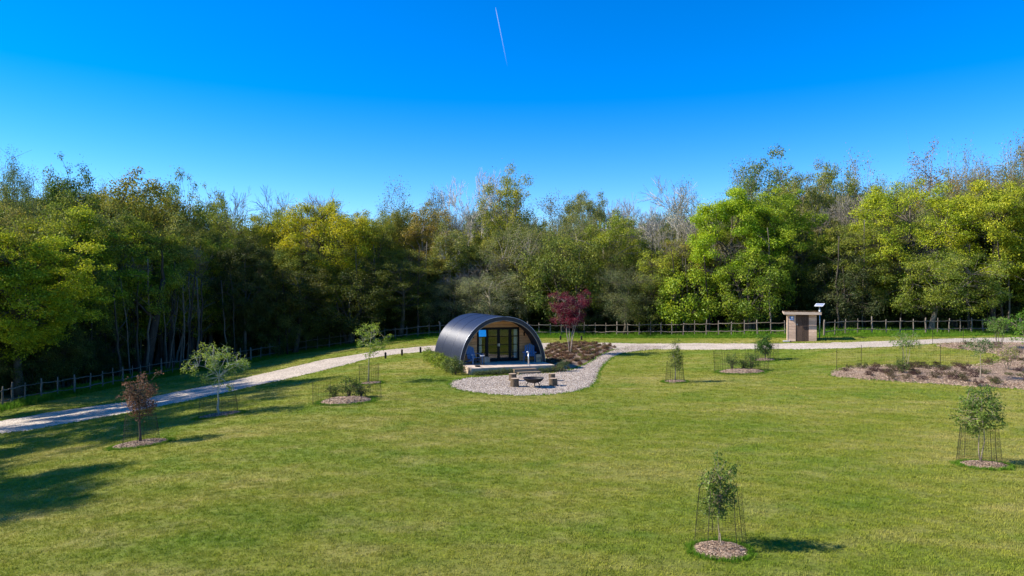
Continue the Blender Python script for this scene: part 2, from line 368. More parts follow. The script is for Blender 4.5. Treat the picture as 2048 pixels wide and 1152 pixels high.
BED = smoothpoly(GP([(1658, 750), (1674, 741.5), (1710, 735.5), (1759, 733.5), (1819, 735.5), (1879, 734.5), (1939, 734), (1989, 728.5), (2004, 717.6), (1979, 706), (1929, 700), (1889, 696), (1865, 691.5), (1899, 688.5), (1959, 687), (2048, 688.6), (2130, 690), (2130, 788), (2048, 779), (1979, 776), (1900, 771), (1780, 763), (1710, 758), (1660, 753)]), 1)
tag(drape('mulch_bed', BED, M['mulch'], 0.35, 0.03, 0.12, 0.5, 0.06, bump=0.02), kind='structure')

FENCE_L = GP([(-60, 838), (34, 808), (104, 796), (196, 781), (300, 757), (400, 740), (488, 726), (600, 705), (700, 691), (800, 679), (880, 672), (960, 671), (1065, 672), (1180, 672), (1300, 672), (1420, 672), (1570, 671)])
FENCE_R = GP([(1648, 673), (1700, 669), (1770, 669), (1840, 669), (1930, 667), (2000, 666), (2120, 666)])
fl = FENCE_L + FENCE_R[1:]
WOODS = [(x - 0.3, y + 0.4) for x, y in fl] + [(120, fl[-1][1]), (160, 200), (-160, 200), (-160, fl[0][1] - 25), (-60, fl[0][1] - 12)]
me_o = None
def sheet(name, poly, mat, step, off):
    a = np.array(poly); x0, y0 = a.min(0); x1, y1 = a.max(0)
    gx, gy = np.meshgrid(np.arange(x0, x1, step), np.arange(y0, y1, step)); g = np.stack([gx.ravel(), gy.ravel()], 1); g = g[inpoly(g, poly)]
    pts = [Vector(p) for p in poly] + [Vector(p) for p in g]; n = len(poly)
    v, e, f, _, _, _ = delaunay_2d_cdt(pts, [(i, (i + 1) % n) for i in range(n)], [], 1, 1e-6)
    V = [(q.x, q.y, tz(q.x, q.y) + off) for q in v]
    me = bpy.data.meshes.new(name); me.from_pydata(V, [], [list(q) for q in f]); me.update()
    return link(name, me, mat)
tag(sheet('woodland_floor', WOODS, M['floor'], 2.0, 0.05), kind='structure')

# ------------------------------------------------------------------ scatter (for what nobody could count)
def scatter(name, P, rot, scl, protos, mats, seed=0, idx=None):
    P = np.asarray(P, np.float32); n = len(P); rs = np.random.RandomState(seed)
    me = bpy.data.meshes.new(name); me.vertices.add(n); me.vertices.foreach_set('co', P.ravel())
    a = me.attributes.new('rot', 'FLOAT_VECTOR', 'POINT'); a.data.foreach_set('vector', np.asarray(rot, np.float32).ravel())
    a = me.attributes.new('scl', 'FLOAT_VECTOR', 'POINT'); s = np.asarray(scl, np.float32); s = np.repeat(s[:, None], 3, 1) if s.ndim == 1 else s
    a.data.foreach_set('vector', s.ravel())
    a = me.attributes.new('idx', 'INT', 'POINT'); a.data.foreach_set('value', (rs.randint(0, len(protos), n) if idx is None else idx).astype(np.int32))
    c = bpy.data.collections.new(name + '_source')
    for i, pm in enumerate(protos):
        q = bpy.data.objects.new('%s_source_%02d' % (name, i), pm); c.objects.link(q)
        if not pm.materials:
            for mm in (mats if isinstance(mats, (list, tuple)) else [mats]): pm.materials.append(mm)
    o = bpy.data.objects.new(name, me); COL.objects.link(o); tag(o, kind='stuff')
    g = bpy.data.node_groups.new(name, 'GeometryNodeTree')
    g.interface.new_socket('Geometry', in_out='INPUT', socket_type='NodeSocketGeometry'); g.interface.new_socket('Geometry', in_out='OUTPUT', socket_type='NodeSocketGeometry')
    gi = g.nodes.new('NodeGroupInput'); go = g.nodes.new('NodeGroupOutput')
    ci = g.nodes.new('GeometryNodeCollectionInfo'); ci.inputs['Collection'].default_value = c
    ci.inputs['Separate Children'].default_value = True; ci.inputs['Reset Children'].default_value = True
    ip = g.nodes.new('GeometryNodeInstanceOnPoints'); ip.inputs['Pick Instance'].default_value = True
    def na(nm, ty):
        q = g.nodes.new('GeometryNodeInputNamedAttribute'); q.data_type = ty; q.inputs['Name'].default_value = nm; return q.outputs[0]
    L = g.links.new
    L(gi.outputs[0], ip.inputs['Points']); L(ci.outputs[0], ip.inputs['Instance'])
    L(na('idx', 'INT'), ip.inputs['Instance Index']); L(na('rot', 'FLOAT_VECTOR'), ip.inputs['Rotation']); L(na('scl', 'FLOAT_VECTOR'), ip.inputs['Scale'])
    L(ip.outputs[0], go.inputs[0])
    md = o.modifiers.new('scatter', 'NODES'); md.node_group = g
    return o

# ------------------------------------------------------------------ leaves, twigs, trees
def unit(v): return v / (np.linalg.norm(v, axis=-1, keepdims=True) + 1e-9)
def leaves(P, Nrm, size, rs, asp=0.6):
    n = len(P); s = size * rs.uniform(0.65, 1.3, n)[:, None]
    u = unit(np.cross(Nrm, rs.normal(size=(n, 3)))); v = np.cross(Nrm, u)
    V = np.stack([P - u * s * .5, P - v * s * .5 * asp, P + u * s * .5, P + v * s * .5 * asp], 1).reshape(-1, 3)
    return V, np.arange(n * 4).reshape(-1, 4)
def prisms(A, B, ra, rb):
    """three-sided straight twigs, vectorised"""
    n = len(A); D = unit(B - A); ref = np.where(np.abs(D[:, 2:3]) < 0.9, np.array([[0, 0, 1.]]), np.array([[1., 0, 0]]))
    a = unit(np.cross(D, ref)); b = np.cross(D, a); V = np.zeros((n, 6, 3))
    for k in range(3):
        o = math.cos(k * 2.094) * a + math.sin(k * 2.094) * b
        V[:, k] = A + o * ra[:, None]; V[:, 3 + k] = B + o * rb[:, None]
    base = (np.arange(n) * 6)[:, None]
    Q = np.concatenate([base + np.array([[k, (k + 1) % 3, 3 + (k + 1) % 3, 3 + k]]) for k in range(3)])
    return V.reshape(-1, 3), Q
def curve_pts(a, b, bend, rs, n=5):
    t = np.linspace(0, 1, n)[:, None]; a = np.array(a); b = np.array(b); L = np.linalg.norm(b - a)
    mid = (a + b) / 2 + np.array(bend) * L + rs.normal(size=3) * 0.06 * L
    P = (1 - t) ** 2 * a + 2 * t * (1 - t) * mid + t * t * b; P[1:-1] += rs.normal(size=(n - 2, 3)) * 0.018 * L
    return P
def leafy(name, seed, H, Rr, zb, tr, nlimb=9, nclump=90, lpc=220, leaf=0.14, cr=0.75, flat=0.6, inner=0.5, lean=(0, 0), lobes=0.22, stems=1, twigs=6, squash=1.0, sphere=False, upb=0.5, vase=0.0, trunktop=0.8, asp=0.6):
    rs = np.random.RandomState(seed); T = MB()
    ph = rs.uniform(0, 6.28, 6)
    def env(u):
        az = np.arctan2(u[:, 1], u[:, 0]); el = u[:, 2]
        return 1 + lobes * (0.5 * np.sin(3 * az + ph[0] + 2 * el) + 0.35 * np.sin(5 * az + ph[1] - 3 * el) + 0.4 * np.sin(4 * el * 1.6 + ph[2]))
    cz = (zb + H) / 2; hz = (H - zb) / 2
    cen = np.array([lean[0] * .8, lean[1] * .8, cz])
    stemP = []
    for k in range(stems):
        top = np.array([lean[0], lean[1], zb + (H - zb) * trunktop]); base = np.zeros(3)
        if stems > 1:
            a = 6.28 * k / stems + rs.uniform(-.3, .3); base = np.array([math.cos(a), math.sin(a), 0]) * tr * 1.1
            top = top + np.array([math.cos(a), math.sin(a), 0]) * Rr * rs.uniform(.25, .5)
        n = 7; t = np.linspace(0, 1, n)[:, None]; P = base + (top - base) * t
        P[1:-1, :2] += np.cumsum(rs.normal(size=(n - 2, 2)) * 0.012 * H, 0)
        r = tr * (1 - 0.8 * t[:, 0]); r[0] *= 1.35
        T.tube(P, r, 7); stemP.append(P)
    ld = unit(rs.normal(size=(nlimb, 3))); ld[:, 2] = np.abs(ld[:, 2]) * .8 - 0.25
    ld = unit(ld); le = cen + ld * env(ld)[:, None] * np.array([Rr, Rr, hz]) * 0.55
    lims = []
    for q in le:
        P = stemP[rs.randint(stems)]; f = np.clip((q[2] - zb * 0.6) / (H) * 0.8, 0.12, 0.85)
        za = min(P[-1][2] * 0.95, max(zb * .55, q[2] - np.linalg.norm(q[:2]) * 0.8)); k = np.argmin(abs(P[:, 2] - za)); a = P[k]
        C = curve_pts(a, q, (0, 0, 0.12), rs); r0 = tr * (0.5 - 0.3 * k / 7); T.tube(C, np.linspace(r0, r0 * .45, len(C)), 5, False); lims.append((C, r0 * .45))
    u = unit(rs.normal(size=(nclump * 3, 3))); rr = rs.uniform(inner ** 3, 1, len(u)) ** (1 / 3)
    c = cen + u * (env(u) * rr)[:, None] * np.array([Rr, Rr, hz])
    if vase: c[:, :2] *= (1 - vase * (1 - (c[:, 2:3] - zb) / (H - zb)))
    c = c[c[:, 2] > zb * 0.9][:nclump]; nc = len(c)
    allC = np.concatenate([C for C, _ in lims])
    for q in c:
        dd = np.linalg.norm(allC - q, axis=1) + np.maximum(0, allC[:, 2] - q[2]) * 0.8; k = int(np.argmin(dd)); a = allC[k]
        C = curve_pts(a, q, (0, 0, 0.1), rs, 4); r0 = tr * 0.10 + 0.006; T.tube(C, np.linspace(r0, r0 * .4, 4), 3, False)
    A = np.repeat(c, twigs, 0); crs = cr * rs.uniform(.6, 1.35, nc)
    B = A + rs.normal(size=A.shape) * np.repeat(crs, twigs)[:, None] * np.array([.7, .7, .7 * flat])
    if twigs: V, Q = prisms(A, B, np.full(len(A), tr * .035 + .002), np.full(len(A), tr * .012 + .001)); T.add(V, Q)
    cnt = np.maximum(3, (lpc * (crs / cr) ** 2).astype(int)); ci = np.repeat(np.arange(nc), cnt); n = len(ci)
    u = unit(rs.normal(size=(n, 3))); rad = rs.uniform(0.0, 1, n) ** (1 / 2.6)
    off = u * rad[:, None] * crs[ci][:, None] * np.array([1, 1, flat])
    off += 0.35 * crs[ci][:, None] * rs.normal(size=(n, 3)) * (rs.uniform(size=(n, 1)) < .25)
    P = c[ci] + off
    Nn = unit(u * 0.7 + np.array([0, 0, upb]) + rs.normal(size=(n, 3)) * 0.55)
    V, Q = leaves(P, Nn, leaf, rs, asp)
    return T.mesh(name + '_trunk', True), mesh_np(name + '_crown', V, Q)
def bare(name, seed, H, spread, tr, levels=6, tip=0, leaf=0.12, up=0.10, fork=0.3):
    rs = np.random.RandomState(seed); A = []; B = []; RA = []; RB = []; big = MB(); tips = []
    def rec(p, d, L, r, lvl):
        n = 3; q = p; pts = [p]
        for i in range(n):
            d = d + rs.normal(size=3) * 0.10 + np.array([0, 0, up]); d /= np.linalg.norm(d); q2 = q + d * L / n
            r1 = r * (1 - 0.13); A.append(q); B.append(q2); RA.append(r); RB.append(r1); q = q2; r = r1; pts.append(q)
            if lvl < levels and (i < n - 1) and lvl > 0 and rs.rand() < 0.75:
                s = unit(d + unit(rs.normal(size=3)) * rs.uniform(.55, .95)); rec(q, s, L * rs.uniform(.5, .75), r * .55, lvl + 1)
        if lvl < levels:
            for _ in range(2 if rs.rand() < 0.6 else 3):
                s = unit(d + unit(rs.normal(size=3)) * spread * rs.uniform(.5, 1.2)); rec(q, s, L * rs.uniform(.6, .82), r * .68, lvl + 1)
        else: tips.append(q)
    rec(np.zeros(3), np.array([0, 0, 1.]), H * fork, tr, 0)
    A = np.array(A); B = np.array(B); RA = np.array(RA); RB = np.array(RB); k = H / max(B[:, 2].max(), 1)
    A *= k; B *= k; tp = np.array(tips) * k
    V, Q = prisms(A, B, np.maximum(RA, .011), np.maximum(RB, .008)); T = mesh_np(name + '_trunk', V, Q, smooth=False); L = None
    if tip:
        n = len(tp) * tip; P = np.repeat(tp, tip, 0) + rs.normal(size=(n, 3)) * 0.28
        V, Q = leaves(P, unit(rs.normal(size=(n, 3)) + np.array([0, 0, .5])), leaf, rs); L = mesh_np(name + '_crown', V, Q)
    return T, L

# prototypes (height 10 m unless noted), copies share them
PR = {}
for i in range(3): PR['maple%d' % i] = (leafy('maple', 10 + i, 10, 3.6, 2.5, .24, 12, 165, 400, .115, .66, .48, .68), 10, 3.9)
for i in range(3): PR['oak%d' % i] = (leafy('oak', 20 + i, 10, 3.2, 2.2, .22, 10, 120, 230, .11, .60, .6, .35, lobes=.3), 10, 3.5)
for i in range(2): PR['dome%d' % i] = (leafy('dome', 30 + i, 10, 4.0, 2.0, .25, 10, 210, 290, .10, .60, .55, .68, lobes=.10), 10, 4.3)
for i in range(2): PR['willow%d' % i] = (leafy('willow', 40 + i, 10, 3.0, 1.4, .2, 9, 130, 200, .12, .62, 1.15, .35, lobes=.25, upb=.1, asp=.3), 10, 3.3)
for i in range(2): PR['spindly%d' % i] = (leafy('spindly', 50 + i, 10, 2.4, 3.6, .14, 9, 90, 120, .12, .5, .75, .3, lobes=.12, trunktop=.5), 10, 2.7)
PR['birch0'] = (leafy('birch', 61, 10, 1.7, 2.5, .12, 9, 90, 100, .10, .45, 1.6, .15, lobes=.3, upb=0), 10, 2.0)
PR['hawthorn0'] = (leafy('hawthorn', 71, 6, 4.2, 1.5, .2, 12, 190, 260, .10, .6, .5, .45, lean=(1.0, -.2), lobes=.25), 6, 4.6)
PR['hawthorn1'] = (leafy('hawthorn', 72, 6, 3.2, 0.6, .14, 12, 120, 170, .12, .6, .7, .5, stems=3), 6, 3.5)
PR['shrub0'] = (leafy('shrub', 73, 3, 1.6, 0.1, .05, 10, 60, 150, .11, .4, .7, .3, stems=4), 3, 1.8)
PR['shrub1'] = (leafy('shrub', 74, 3, 1.5, 0.1, .05, 10, 60, 110, .12, .42, .9, .3, stems=5), 3, 1.8)
for i in range(3): PR['bare%d' % i] = (bare('bare', 80 + i, 10, .72, .13, 6, 0, up=.05), 10, 3.0)
for i in range(2): PR['bud%d' % i] = (bare('budding', 85 + i, 10, .7, .12, 5, 12, .11, up=.05), 10, 3.0)

GREEN = (0.10, 0.19, 0.018); YEL = (0.20, 0.265, 0.015); YOL = (0.25, 0.27, 0.012); OLI = (0.13, 0.14, 0.022); DARK = (0.045, 0.085, 0.018)
IVY = (0.022, 0.04, 0.012); GREY = (0.13, 0.16, 0.07); BRI = (0.17, 0.27, 0.010); BRO = (0.14, 0.11, 0.05); BLU = (0.07, 0.12, 0.045); SIL = (0.16, 0.20, 0.13)
BK = (0.10, 0.085, 0.065); PALE = (0.5, 0.46, 0.39); BG = (0.28, 0.245, 0.195)
def fd(px): return float(np.interp(px, [-60, 34, 104, 196, 300, 488, 700, 900, 1100, 1300, 1465, 1840, 2048], [40, 42.5, 45, 49, 54, 60.5, 67, 70, 68, 63, 60.5, 56, 54]))
TREES = [
 # px, top, beyond the fence, width px, kind, leaf, bark, label
 (40, 455, 4, 300, 'maple0', YEL, BK, 'low yellow-green maple hanging over the fence at the picture edge left of the bronze sapling'),
 (150, 425, 9, 260, 'maple1', YEL, BK, 'bright yellow-green maple with layered clumps just right of the leftmost low maple'),
 (275, 450, 7, 220, 'maple2', (0.15, 0.20, 0.02), BK, 'mid green maple with thick dark trunks behind the bronze leaved sapling'),
 (385, 470, 9, 180, 'maple0', (0.19, 0.25, 0.02), BK, 'yellow-green maple reaching out above the pale barked apple tree'),
 (250, 322, 16, 260, 'oak0', OLI, BK, 'tall olive oak with open gaps in its crown at upper left'),
 (145, 302, 14, 120, 'spindly0', (0.04, 0.09, 0.015), BK, 'dark green big leaved treetop standing highest at upper left'),
 (10, 308, 18, 150, 'willow0', BLU, BK, 'tall blue-green tree cut by the left picture edge'),
 (68, 346, 22, 100, 'bare0', None, BG, 'bare twiggy treetop between the blue-green tree and the dark big leaved treetop'),
 (330, 372, 15, 130, 'oak1', OLI, BK, 'olive oak with a rounded crown just right of the tall olive oak'),
 (365, 348, 21, 110, 'spindly1', (0.10, 0.16, 0.03), BK, 'slender light green tree rising above the pale barked apple tree'),
 (425, 362, 22, 90, 'spindly0', (0.12, 0.17, 0.03), BK, 'slim pale green tree left of the first bare treetops'),
 (475, 374, 26, 120, 'bare1', None, BG, 'bare brown treetop above the dark ivy covered tree'),
 (555, 374, 27, 120, 'bare2', None, BG, 'bare brown treetop left of the golden domed tree'),
 (470, 425, 12, 150, 'oak2', (0.13, 0.17, 0.025), BK, 'mid green oak behind the dark ivy covered tree'),
 (545, 412, 13, 130, 'dome0', (0.14, 0.18, 0.02), BK, 'round green tree tucked against the left of the golden domed tree'),
 (490, 480, 4, 120, 'maple1', IVY, BK, 'nearly black ivy covered tree left of the middle'),
 (650, 404, 9, 240, 'dome1', YOL, BK, 'golden yellow-green domed tree left of the pod'),
 (745, 415, 11, 150, 'dome0', (0.19, 0.22, 0.02), BK, 'yellow-green tree on the right flank of the golden dome'),
 (620, 388, 30, 130, 'bare0', None, BG, 'bare treetop just over the left of the golden dome'),
 (695, 380, 29, 130, 'bare1', None, BG, 'bare treetop just over the middle of the golden dome'),
 (765, 366, 28, 110, 'bud0', (0.10, 0.12, 0.03), BG, 'budding treetop over the right of the golden dome'),
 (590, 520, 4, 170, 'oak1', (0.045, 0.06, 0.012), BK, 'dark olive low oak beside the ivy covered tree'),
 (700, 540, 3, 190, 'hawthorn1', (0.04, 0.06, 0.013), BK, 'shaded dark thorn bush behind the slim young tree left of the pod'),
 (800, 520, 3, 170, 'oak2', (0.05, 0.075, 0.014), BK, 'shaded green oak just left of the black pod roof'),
 (850, 396, 10, 140, 'oak0', (0.15, 0.13, 0.03), BG, 'brownish olive oak above the left end of the pod'),
 (800, 420, 12, 100, 'dome1', (0.13, 0.15, 0.03), BK, 'small olive round crown right of the golden dome'),
 (860, 376, 25, 100, 'bud1', (0.12, 0.12, 0.05), BG, 'budding treetop sticking up behind the brownish olive oak'),
 (900, 455, 6, 110, 'spindly1', (0.13, 0.16, 0.04), PALE, 'slender tree with white trunks above the black pod roof'),
 (940, 338, 14, 130, 'bare1', None, PALE, 'tall bare tree with a forked whitish trunk above the pod'),
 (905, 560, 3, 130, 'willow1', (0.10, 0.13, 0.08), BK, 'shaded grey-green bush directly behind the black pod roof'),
 (1012, 352, 11, 140, 'oak2', (0.16, 0.19, 0.02), BG, 'tall yellow-green oak right of the forked bare tree'),
 (985, 345, 18, 110, 'bud0', (0.10, 0.10, 0.04), BG, 'dark budding treetop between the forked bare tree and the yellow-green oak'),
 (1055, 445, 6, 170, 'willow0', GREY, BG, 'grey-green feathery willow above the right side of the pod'),
 (985, 540, 3, 150, 'willow1', SIL, BG, 'silvery whitebeam directly above the pod roof ridge'),
 (1130, 470, 4, 190, 'hawthorn1', (0.10, 0.14, 0.03), BK, 'broad green thorn tree behind the purple maple'),
 (1115, 388, 24, 130, 'bud1', (0.11, 0.13, 0.06), BG, 'grey budding treetop right of the yellow-green oak'),
 (1180, 377, 17, 140, 'dome0', (0.12, 0.15, 0.05), BG, 'grey-green rounded treetop above the purple maple'),
 (1150, 420, 9, 130, 'willow0', (0.12, 0.15, 0.06), BG, 'soft grey-green tree below the grey-green rounded treetop'),
 (1215, 410, 8, 170, 'oak0', (0.13, 0.18, 0.02), BG, 'green oak with a broad top right of the purple maple'),
 (1245, 384, 24, 120, 'bare2', None, BG, 'grey bare treetop right of the grey-green rounded treetop'),
 (1300, 382, 22, 120, 'bare0', None, BG, 'grey bare treetop left of the white stemmed bare tree'),
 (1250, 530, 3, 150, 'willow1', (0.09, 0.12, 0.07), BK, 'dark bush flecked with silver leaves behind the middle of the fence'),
 (1355, 356, 10, 160, 'bare2', None, PALE, 'spreading bare tree with white stems left of the bright green maple'),
 (1395, 365, 17, 110, 'bud0', (0.11, 0.13, 0.06), BG, 'budding treetop touching the right of the white stemmed bare tree'),
 (1320, 490, 5, 120, 'spindly0', (0.19, 0.25, 0.03), BK, 'slender yellow-green tree between the silver flecked bush and bright maple'),
 (1375, 540, 3, 130, 'shrub0', (0.15, 0.23, 0.015), BK, 'fresh green low bush at the foot of the bright green maple'),
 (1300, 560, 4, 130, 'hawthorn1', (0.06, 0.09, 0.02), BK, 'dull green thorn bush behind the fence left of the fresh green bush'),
 (1465, 384, 5, 190, 'maple1', BRI, BK, 'big bright green maple with lobed crown left of the timber hut'),
 (1565, 392, 7, 170, 'maple2', (0.15, 0.23, 0.015), BK, 'deeper green maple rising directly behind the timber hut'),
 (1500, 500, 3, 190, 'hawthorn1', (0.12, 0.19, 0.018), BK, 'leafy green thorn tree under the big bright green maple'),
 (1535, 304, 20, 160, 'spindly1', (0.08, 0.13, 0.03), BG, 'tall open crowned green tree above the timber hut'),
 (1510, 315, 23, 120, 'bud1', (0.08, 0.12, 0.04), BG, 'thin leafed treetop leaning left of the tall open crowned tree'),
 (1645, 312, 18, 130, 'oak1', (0.12, 0.16, 0.02), BG, 'green oak top standing right of the tall open crowned tree'),
 (1705, 318, 22, 130, 'bud0', (0.12, 0.13, 0.05), BG, 'brown budding treetop right of the green oak top'),
 (1640, 375, 10, 140, 'bare0', None, (0.26, 0.23, 0.18), 'cluster of bare grey stems right of the deeper green maple'),
 (1690, 370, 9, 130, 'bare1', None, (0.30, 0.27, 0.22), 'bare grey tree touching the left edge of the yellow-green domed maple'),
 (1605, 350, 14, 120, 'oak2', (0.10, 0.12, 0.03), BG, 'brown-green tree behind the deeper green maple'),
 (1770, 350, 20, 120, 'willow1', (0.11, 0.15, 0.04), BG, 'blue-green treetop above the left of the yellow-green domed maple'),
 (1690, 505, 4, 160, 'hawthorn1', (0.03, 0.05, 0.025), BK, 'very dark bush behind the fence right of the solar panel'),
 (1815, 345, 23, 90, 'bud1', (0.08, 0.12, 0.05), BG, 'sparse treetop left of the brown drooping birch'),
 (1862, 278, 20, 110, 'birch0', BRO, BG, 'brown drooping birch standing highest at upper right'),
 (1912, 292, 22, 90, 'bud0', (0.11, 0.12, 0.05), BG, 'sparse budding treetop right of the brown birch'),
 (1820, 354, 6, 230, 'dome0', YEL, BK, 'large yellow-green domed maple right of the hut'),
 (1985, 356, 5, 190, 'maple0', (0.20, 0.25, 0.018), BK, 'tall yellow-green maple near the right picture edge'),
 (2075, 390, 4, 150, 'maple2', (0.16, 0.21, 0.018), BK, 'green maple cut by the right picture edge'),
 (1900, 440, 8, 170, 'maple1', (0.14, 0.19, 0.02), BK, 'mid green maple filling between the two yellow-green maples at right'),
 (1965, 318, 18, 140, 'willow0', (0.15, 0.13, 0.06), BG, 'brown-green rounded treetop above the rightmost maples'),
 (2030, 268, 20, 110, 'bud1', (0.13, 0.12, 0.06), BG, 'tall sparse bare treetop at the upper right corner of the wood'),
 (1862, 498, 3, 260, 'hawthorn0', (0.11, 0.16, 0.025), (0.20, 0.175, 0.14), 'wide low thorn tree with a leaning pale trunk behind the right fence'),
 (1340, 440, 8, 110, 'bare1', None, BG, 'thin bare grey tree under the spreading white stemmed tree'),
 (750, 450, 8, 130, 'oak2', (0.10, 0.13, 0.02), BK, 'dull green oak below the right flank of the golden dome'),
]
def put_tree(px, top, off, wpx, kind, leafc, barkc, label, rz, group='trees of the wood behind the fence'):
    (tm, cm), ph, pr = PR[kind]; Y = fd(px) + off; X = (px - 1024) / FPX * Y; z = tz(X, Y)
    H = CAMH + (576 - top) * Y / FPX - z; w = wpx / FPX * Y / 2
    nm = {'maple': 'maple_tree', 'oak': 'oak_tree', 'dome': 'round_tree', 'willow': 'willow_tree', 'spindly': 'slender_tree', 'birch': 'birch_tree', 'hawthorn': 'thorn_tree', 'shrub': 'bush', 'bare': 'bare_tree', 'bud': 'budding_tree'}[kind[:-1]]
    r = empty(nm, (X, Y, z - 0.05), rz); tag(r, label, 'bush' if kind[:-1] == 'shrub' else 'tree', group)
    s = (w / pr, w / pr, H / ph)
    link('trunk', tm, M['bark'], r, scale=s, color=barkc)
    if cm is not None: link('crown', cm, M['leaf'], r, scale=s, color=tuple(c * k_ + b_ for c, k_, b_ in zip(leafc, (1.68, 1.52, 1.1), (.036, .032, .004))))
    return r
rr = random.Random(5)
for a in TREES: put_tree(*a, rz=rr.uniform(0, 6.28) if a[4] != 'hawthorn0' else 0.3)
# trees standing left of the frame whose shade reaches the lawn and the track
for x, y, h, k, lab in ((-28.0, 17.6, 14.8, 'maple1', 'maple beyond the left edge whose shade falls on the near lawn corner'), (-31.0, 23.2, 13.8, 'oak0', 'oak beyond the left edge that shades the start of the track'), (-31.6, 28.0, 16.6, 'maple2', 'maple beyond the left edge between two oaks'),
                        (-32.2, 33, 18.3, 'oak2', 'tall oak beyond the left edge further along the track'), (-34, 38, 19.3, 'maple1', 'tall maple beyond the left edge just outside the fence corner'), (-37, 43.5, 18, 'oak0', 'oak beyond the left edge close to the leftmost low maple')):
    (tm, cm), ph, pr = PR[k]; r = empty('wayside_tree', (x, y, tz(x, y) - .05), 1.3 * x); tag(r, lab, 'tree', 'trees beyond the left edge')
    link('trunk', tm, M['bark'], r, scale=(1, 1, h / ph), color=BK); link('crown', cm, M['leaf'], r, scale=(1, 1, h / ph), color=YEL)

# the far wood that reads as one mass: leafy and bare crowns behind the named trees
rs = np.random.RandomState(77)
def joinmesh(name, parts):
    V = []; Q = []; T = []; mi = []; n = 0
    for k, me in enumerate(parts):
        if me is None: continue
        v = np.zeros(len(me.vertices) * 3, np.float32); me.vertices.foreach_get('co', v); v = v.reshape(-1, 3)
        li = np.zeros(len(me.loops), np.int32); me.loops.foreach_get('vertex_index', li)
        lt = np.zeros(len(me.polygons), np.int32); me.polygons.foreach_get('loop_total', lt); ls = np.zeros(len(me.polygons), np.int32); me.polygons.foreach_get('loop_start', ls)
        q = ls[lt == 4]; t = ls[lt == 3]
        V.append(v); Q.append((np.stack([li[q + j] for j in range(4)], 1) + n, k)); 
        if len(t): T.append((np.stack([li[t + j] for j in range(3)], 1) + n, k))
        n += len(v)
    me = mesh_np(name, np.vstack(V), np.vstack([a for a, _ in Q]), np.vstack([a for a, _ in T]) if T else None)
    ids = np.concatenate([np.full(len(a), k) for a, k in Q] + [np.full(len(a), k) for a, k in T]).astype(np.int32)
    me.polygons.foreach_set('material_index', ids); return me
massp = []
for k in ('oak0', 'oak2', 'dome0', 'willow0', 'spindly0', 'bud0', 'bare0', 'bare2'):
    (tm, cm), ph, pr = PR[k]; j = joinmesh('mass_' + k, [tm, cm]); j.materials.append(M['massgrey'] if k[:3] in ('bar', 'bud') else M['massbark']); j.materials.append(M['massleaf']); massp.append(j)
P = []; Sc = []; Ix = []
for px in np.arange(-120, 2200, 17.0):
    for layer in range(4):
        Y = fd(px) + (9, 16, 24, 34)[layer] + rs.uniform(-3, 3); p2 = px + rs.uniform(-14, 14); X = (p2 - 1024) / FPX * Y
        topc = np.interp(p2, [0, 100, 250, 350, 420, 500, 600, 760, 840, 930, 1010, 1100, 1280, 1430, 1480, 1540, 1600, 1700, 1780, 1860, 1950, 2048], [345, 330, 345, 380, 390, 395, 405, 395, 410, 385, 370, 405, 400, 385, 360, 340, 345, 345, 365, 330, 335, 310])
        top = topc + (85, 60, 36, 24)[layer] + rs.uniform(-8, 30); z = tz(X, Y)
        H = CAMH + (576 - top) * Y / FPX - z; w = rs.uniform(.8, 1.15); P.append((X, Y, z)); Sc.append((w, w, H / 10)); Ix.append(rs.choice(8, p=[.14, .13, .13, .12, .08, .12, .14, .14] if layer < 2 else [.07, .07, .09, .09, .08, .16, .22, .22]))
n = len(P); tag(scatter('woodland', P, np.column_stack([np.zeros(n), np.zeros(n), rs.uniform(0, 6.28, n)]), np.array(Sc), massp, [], idx=np.array(Ix)), kind='stuff')
# shaded understorey: bushes and thin stems behind the fence
up = []
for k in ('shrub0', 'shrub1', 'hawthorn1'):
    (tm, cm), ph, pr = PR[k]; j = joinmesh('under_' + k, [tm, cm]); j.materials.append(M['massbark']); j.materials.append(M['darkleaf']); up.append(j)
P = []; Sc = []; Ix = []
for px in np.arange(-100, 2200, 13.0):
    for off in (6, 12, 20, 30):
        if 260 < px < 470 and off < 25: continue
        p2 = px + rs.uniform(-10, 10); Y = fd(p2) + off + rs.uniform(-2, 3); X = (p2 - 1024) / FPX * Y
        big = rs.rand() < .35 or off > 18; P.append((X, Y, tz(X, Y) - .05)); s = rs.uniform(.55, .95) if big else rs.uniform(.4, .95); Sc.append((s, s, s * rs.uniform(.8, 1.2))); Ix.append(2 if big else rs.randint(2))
n = len(P); tag(scatter('understorey', P, np.column_stack([np.zeros(n), np.zeros(n), rs.uniform(0, 6.28, n)]), np.array(Sc), up, [], idx=np.array(Ix)), kind='stuff')
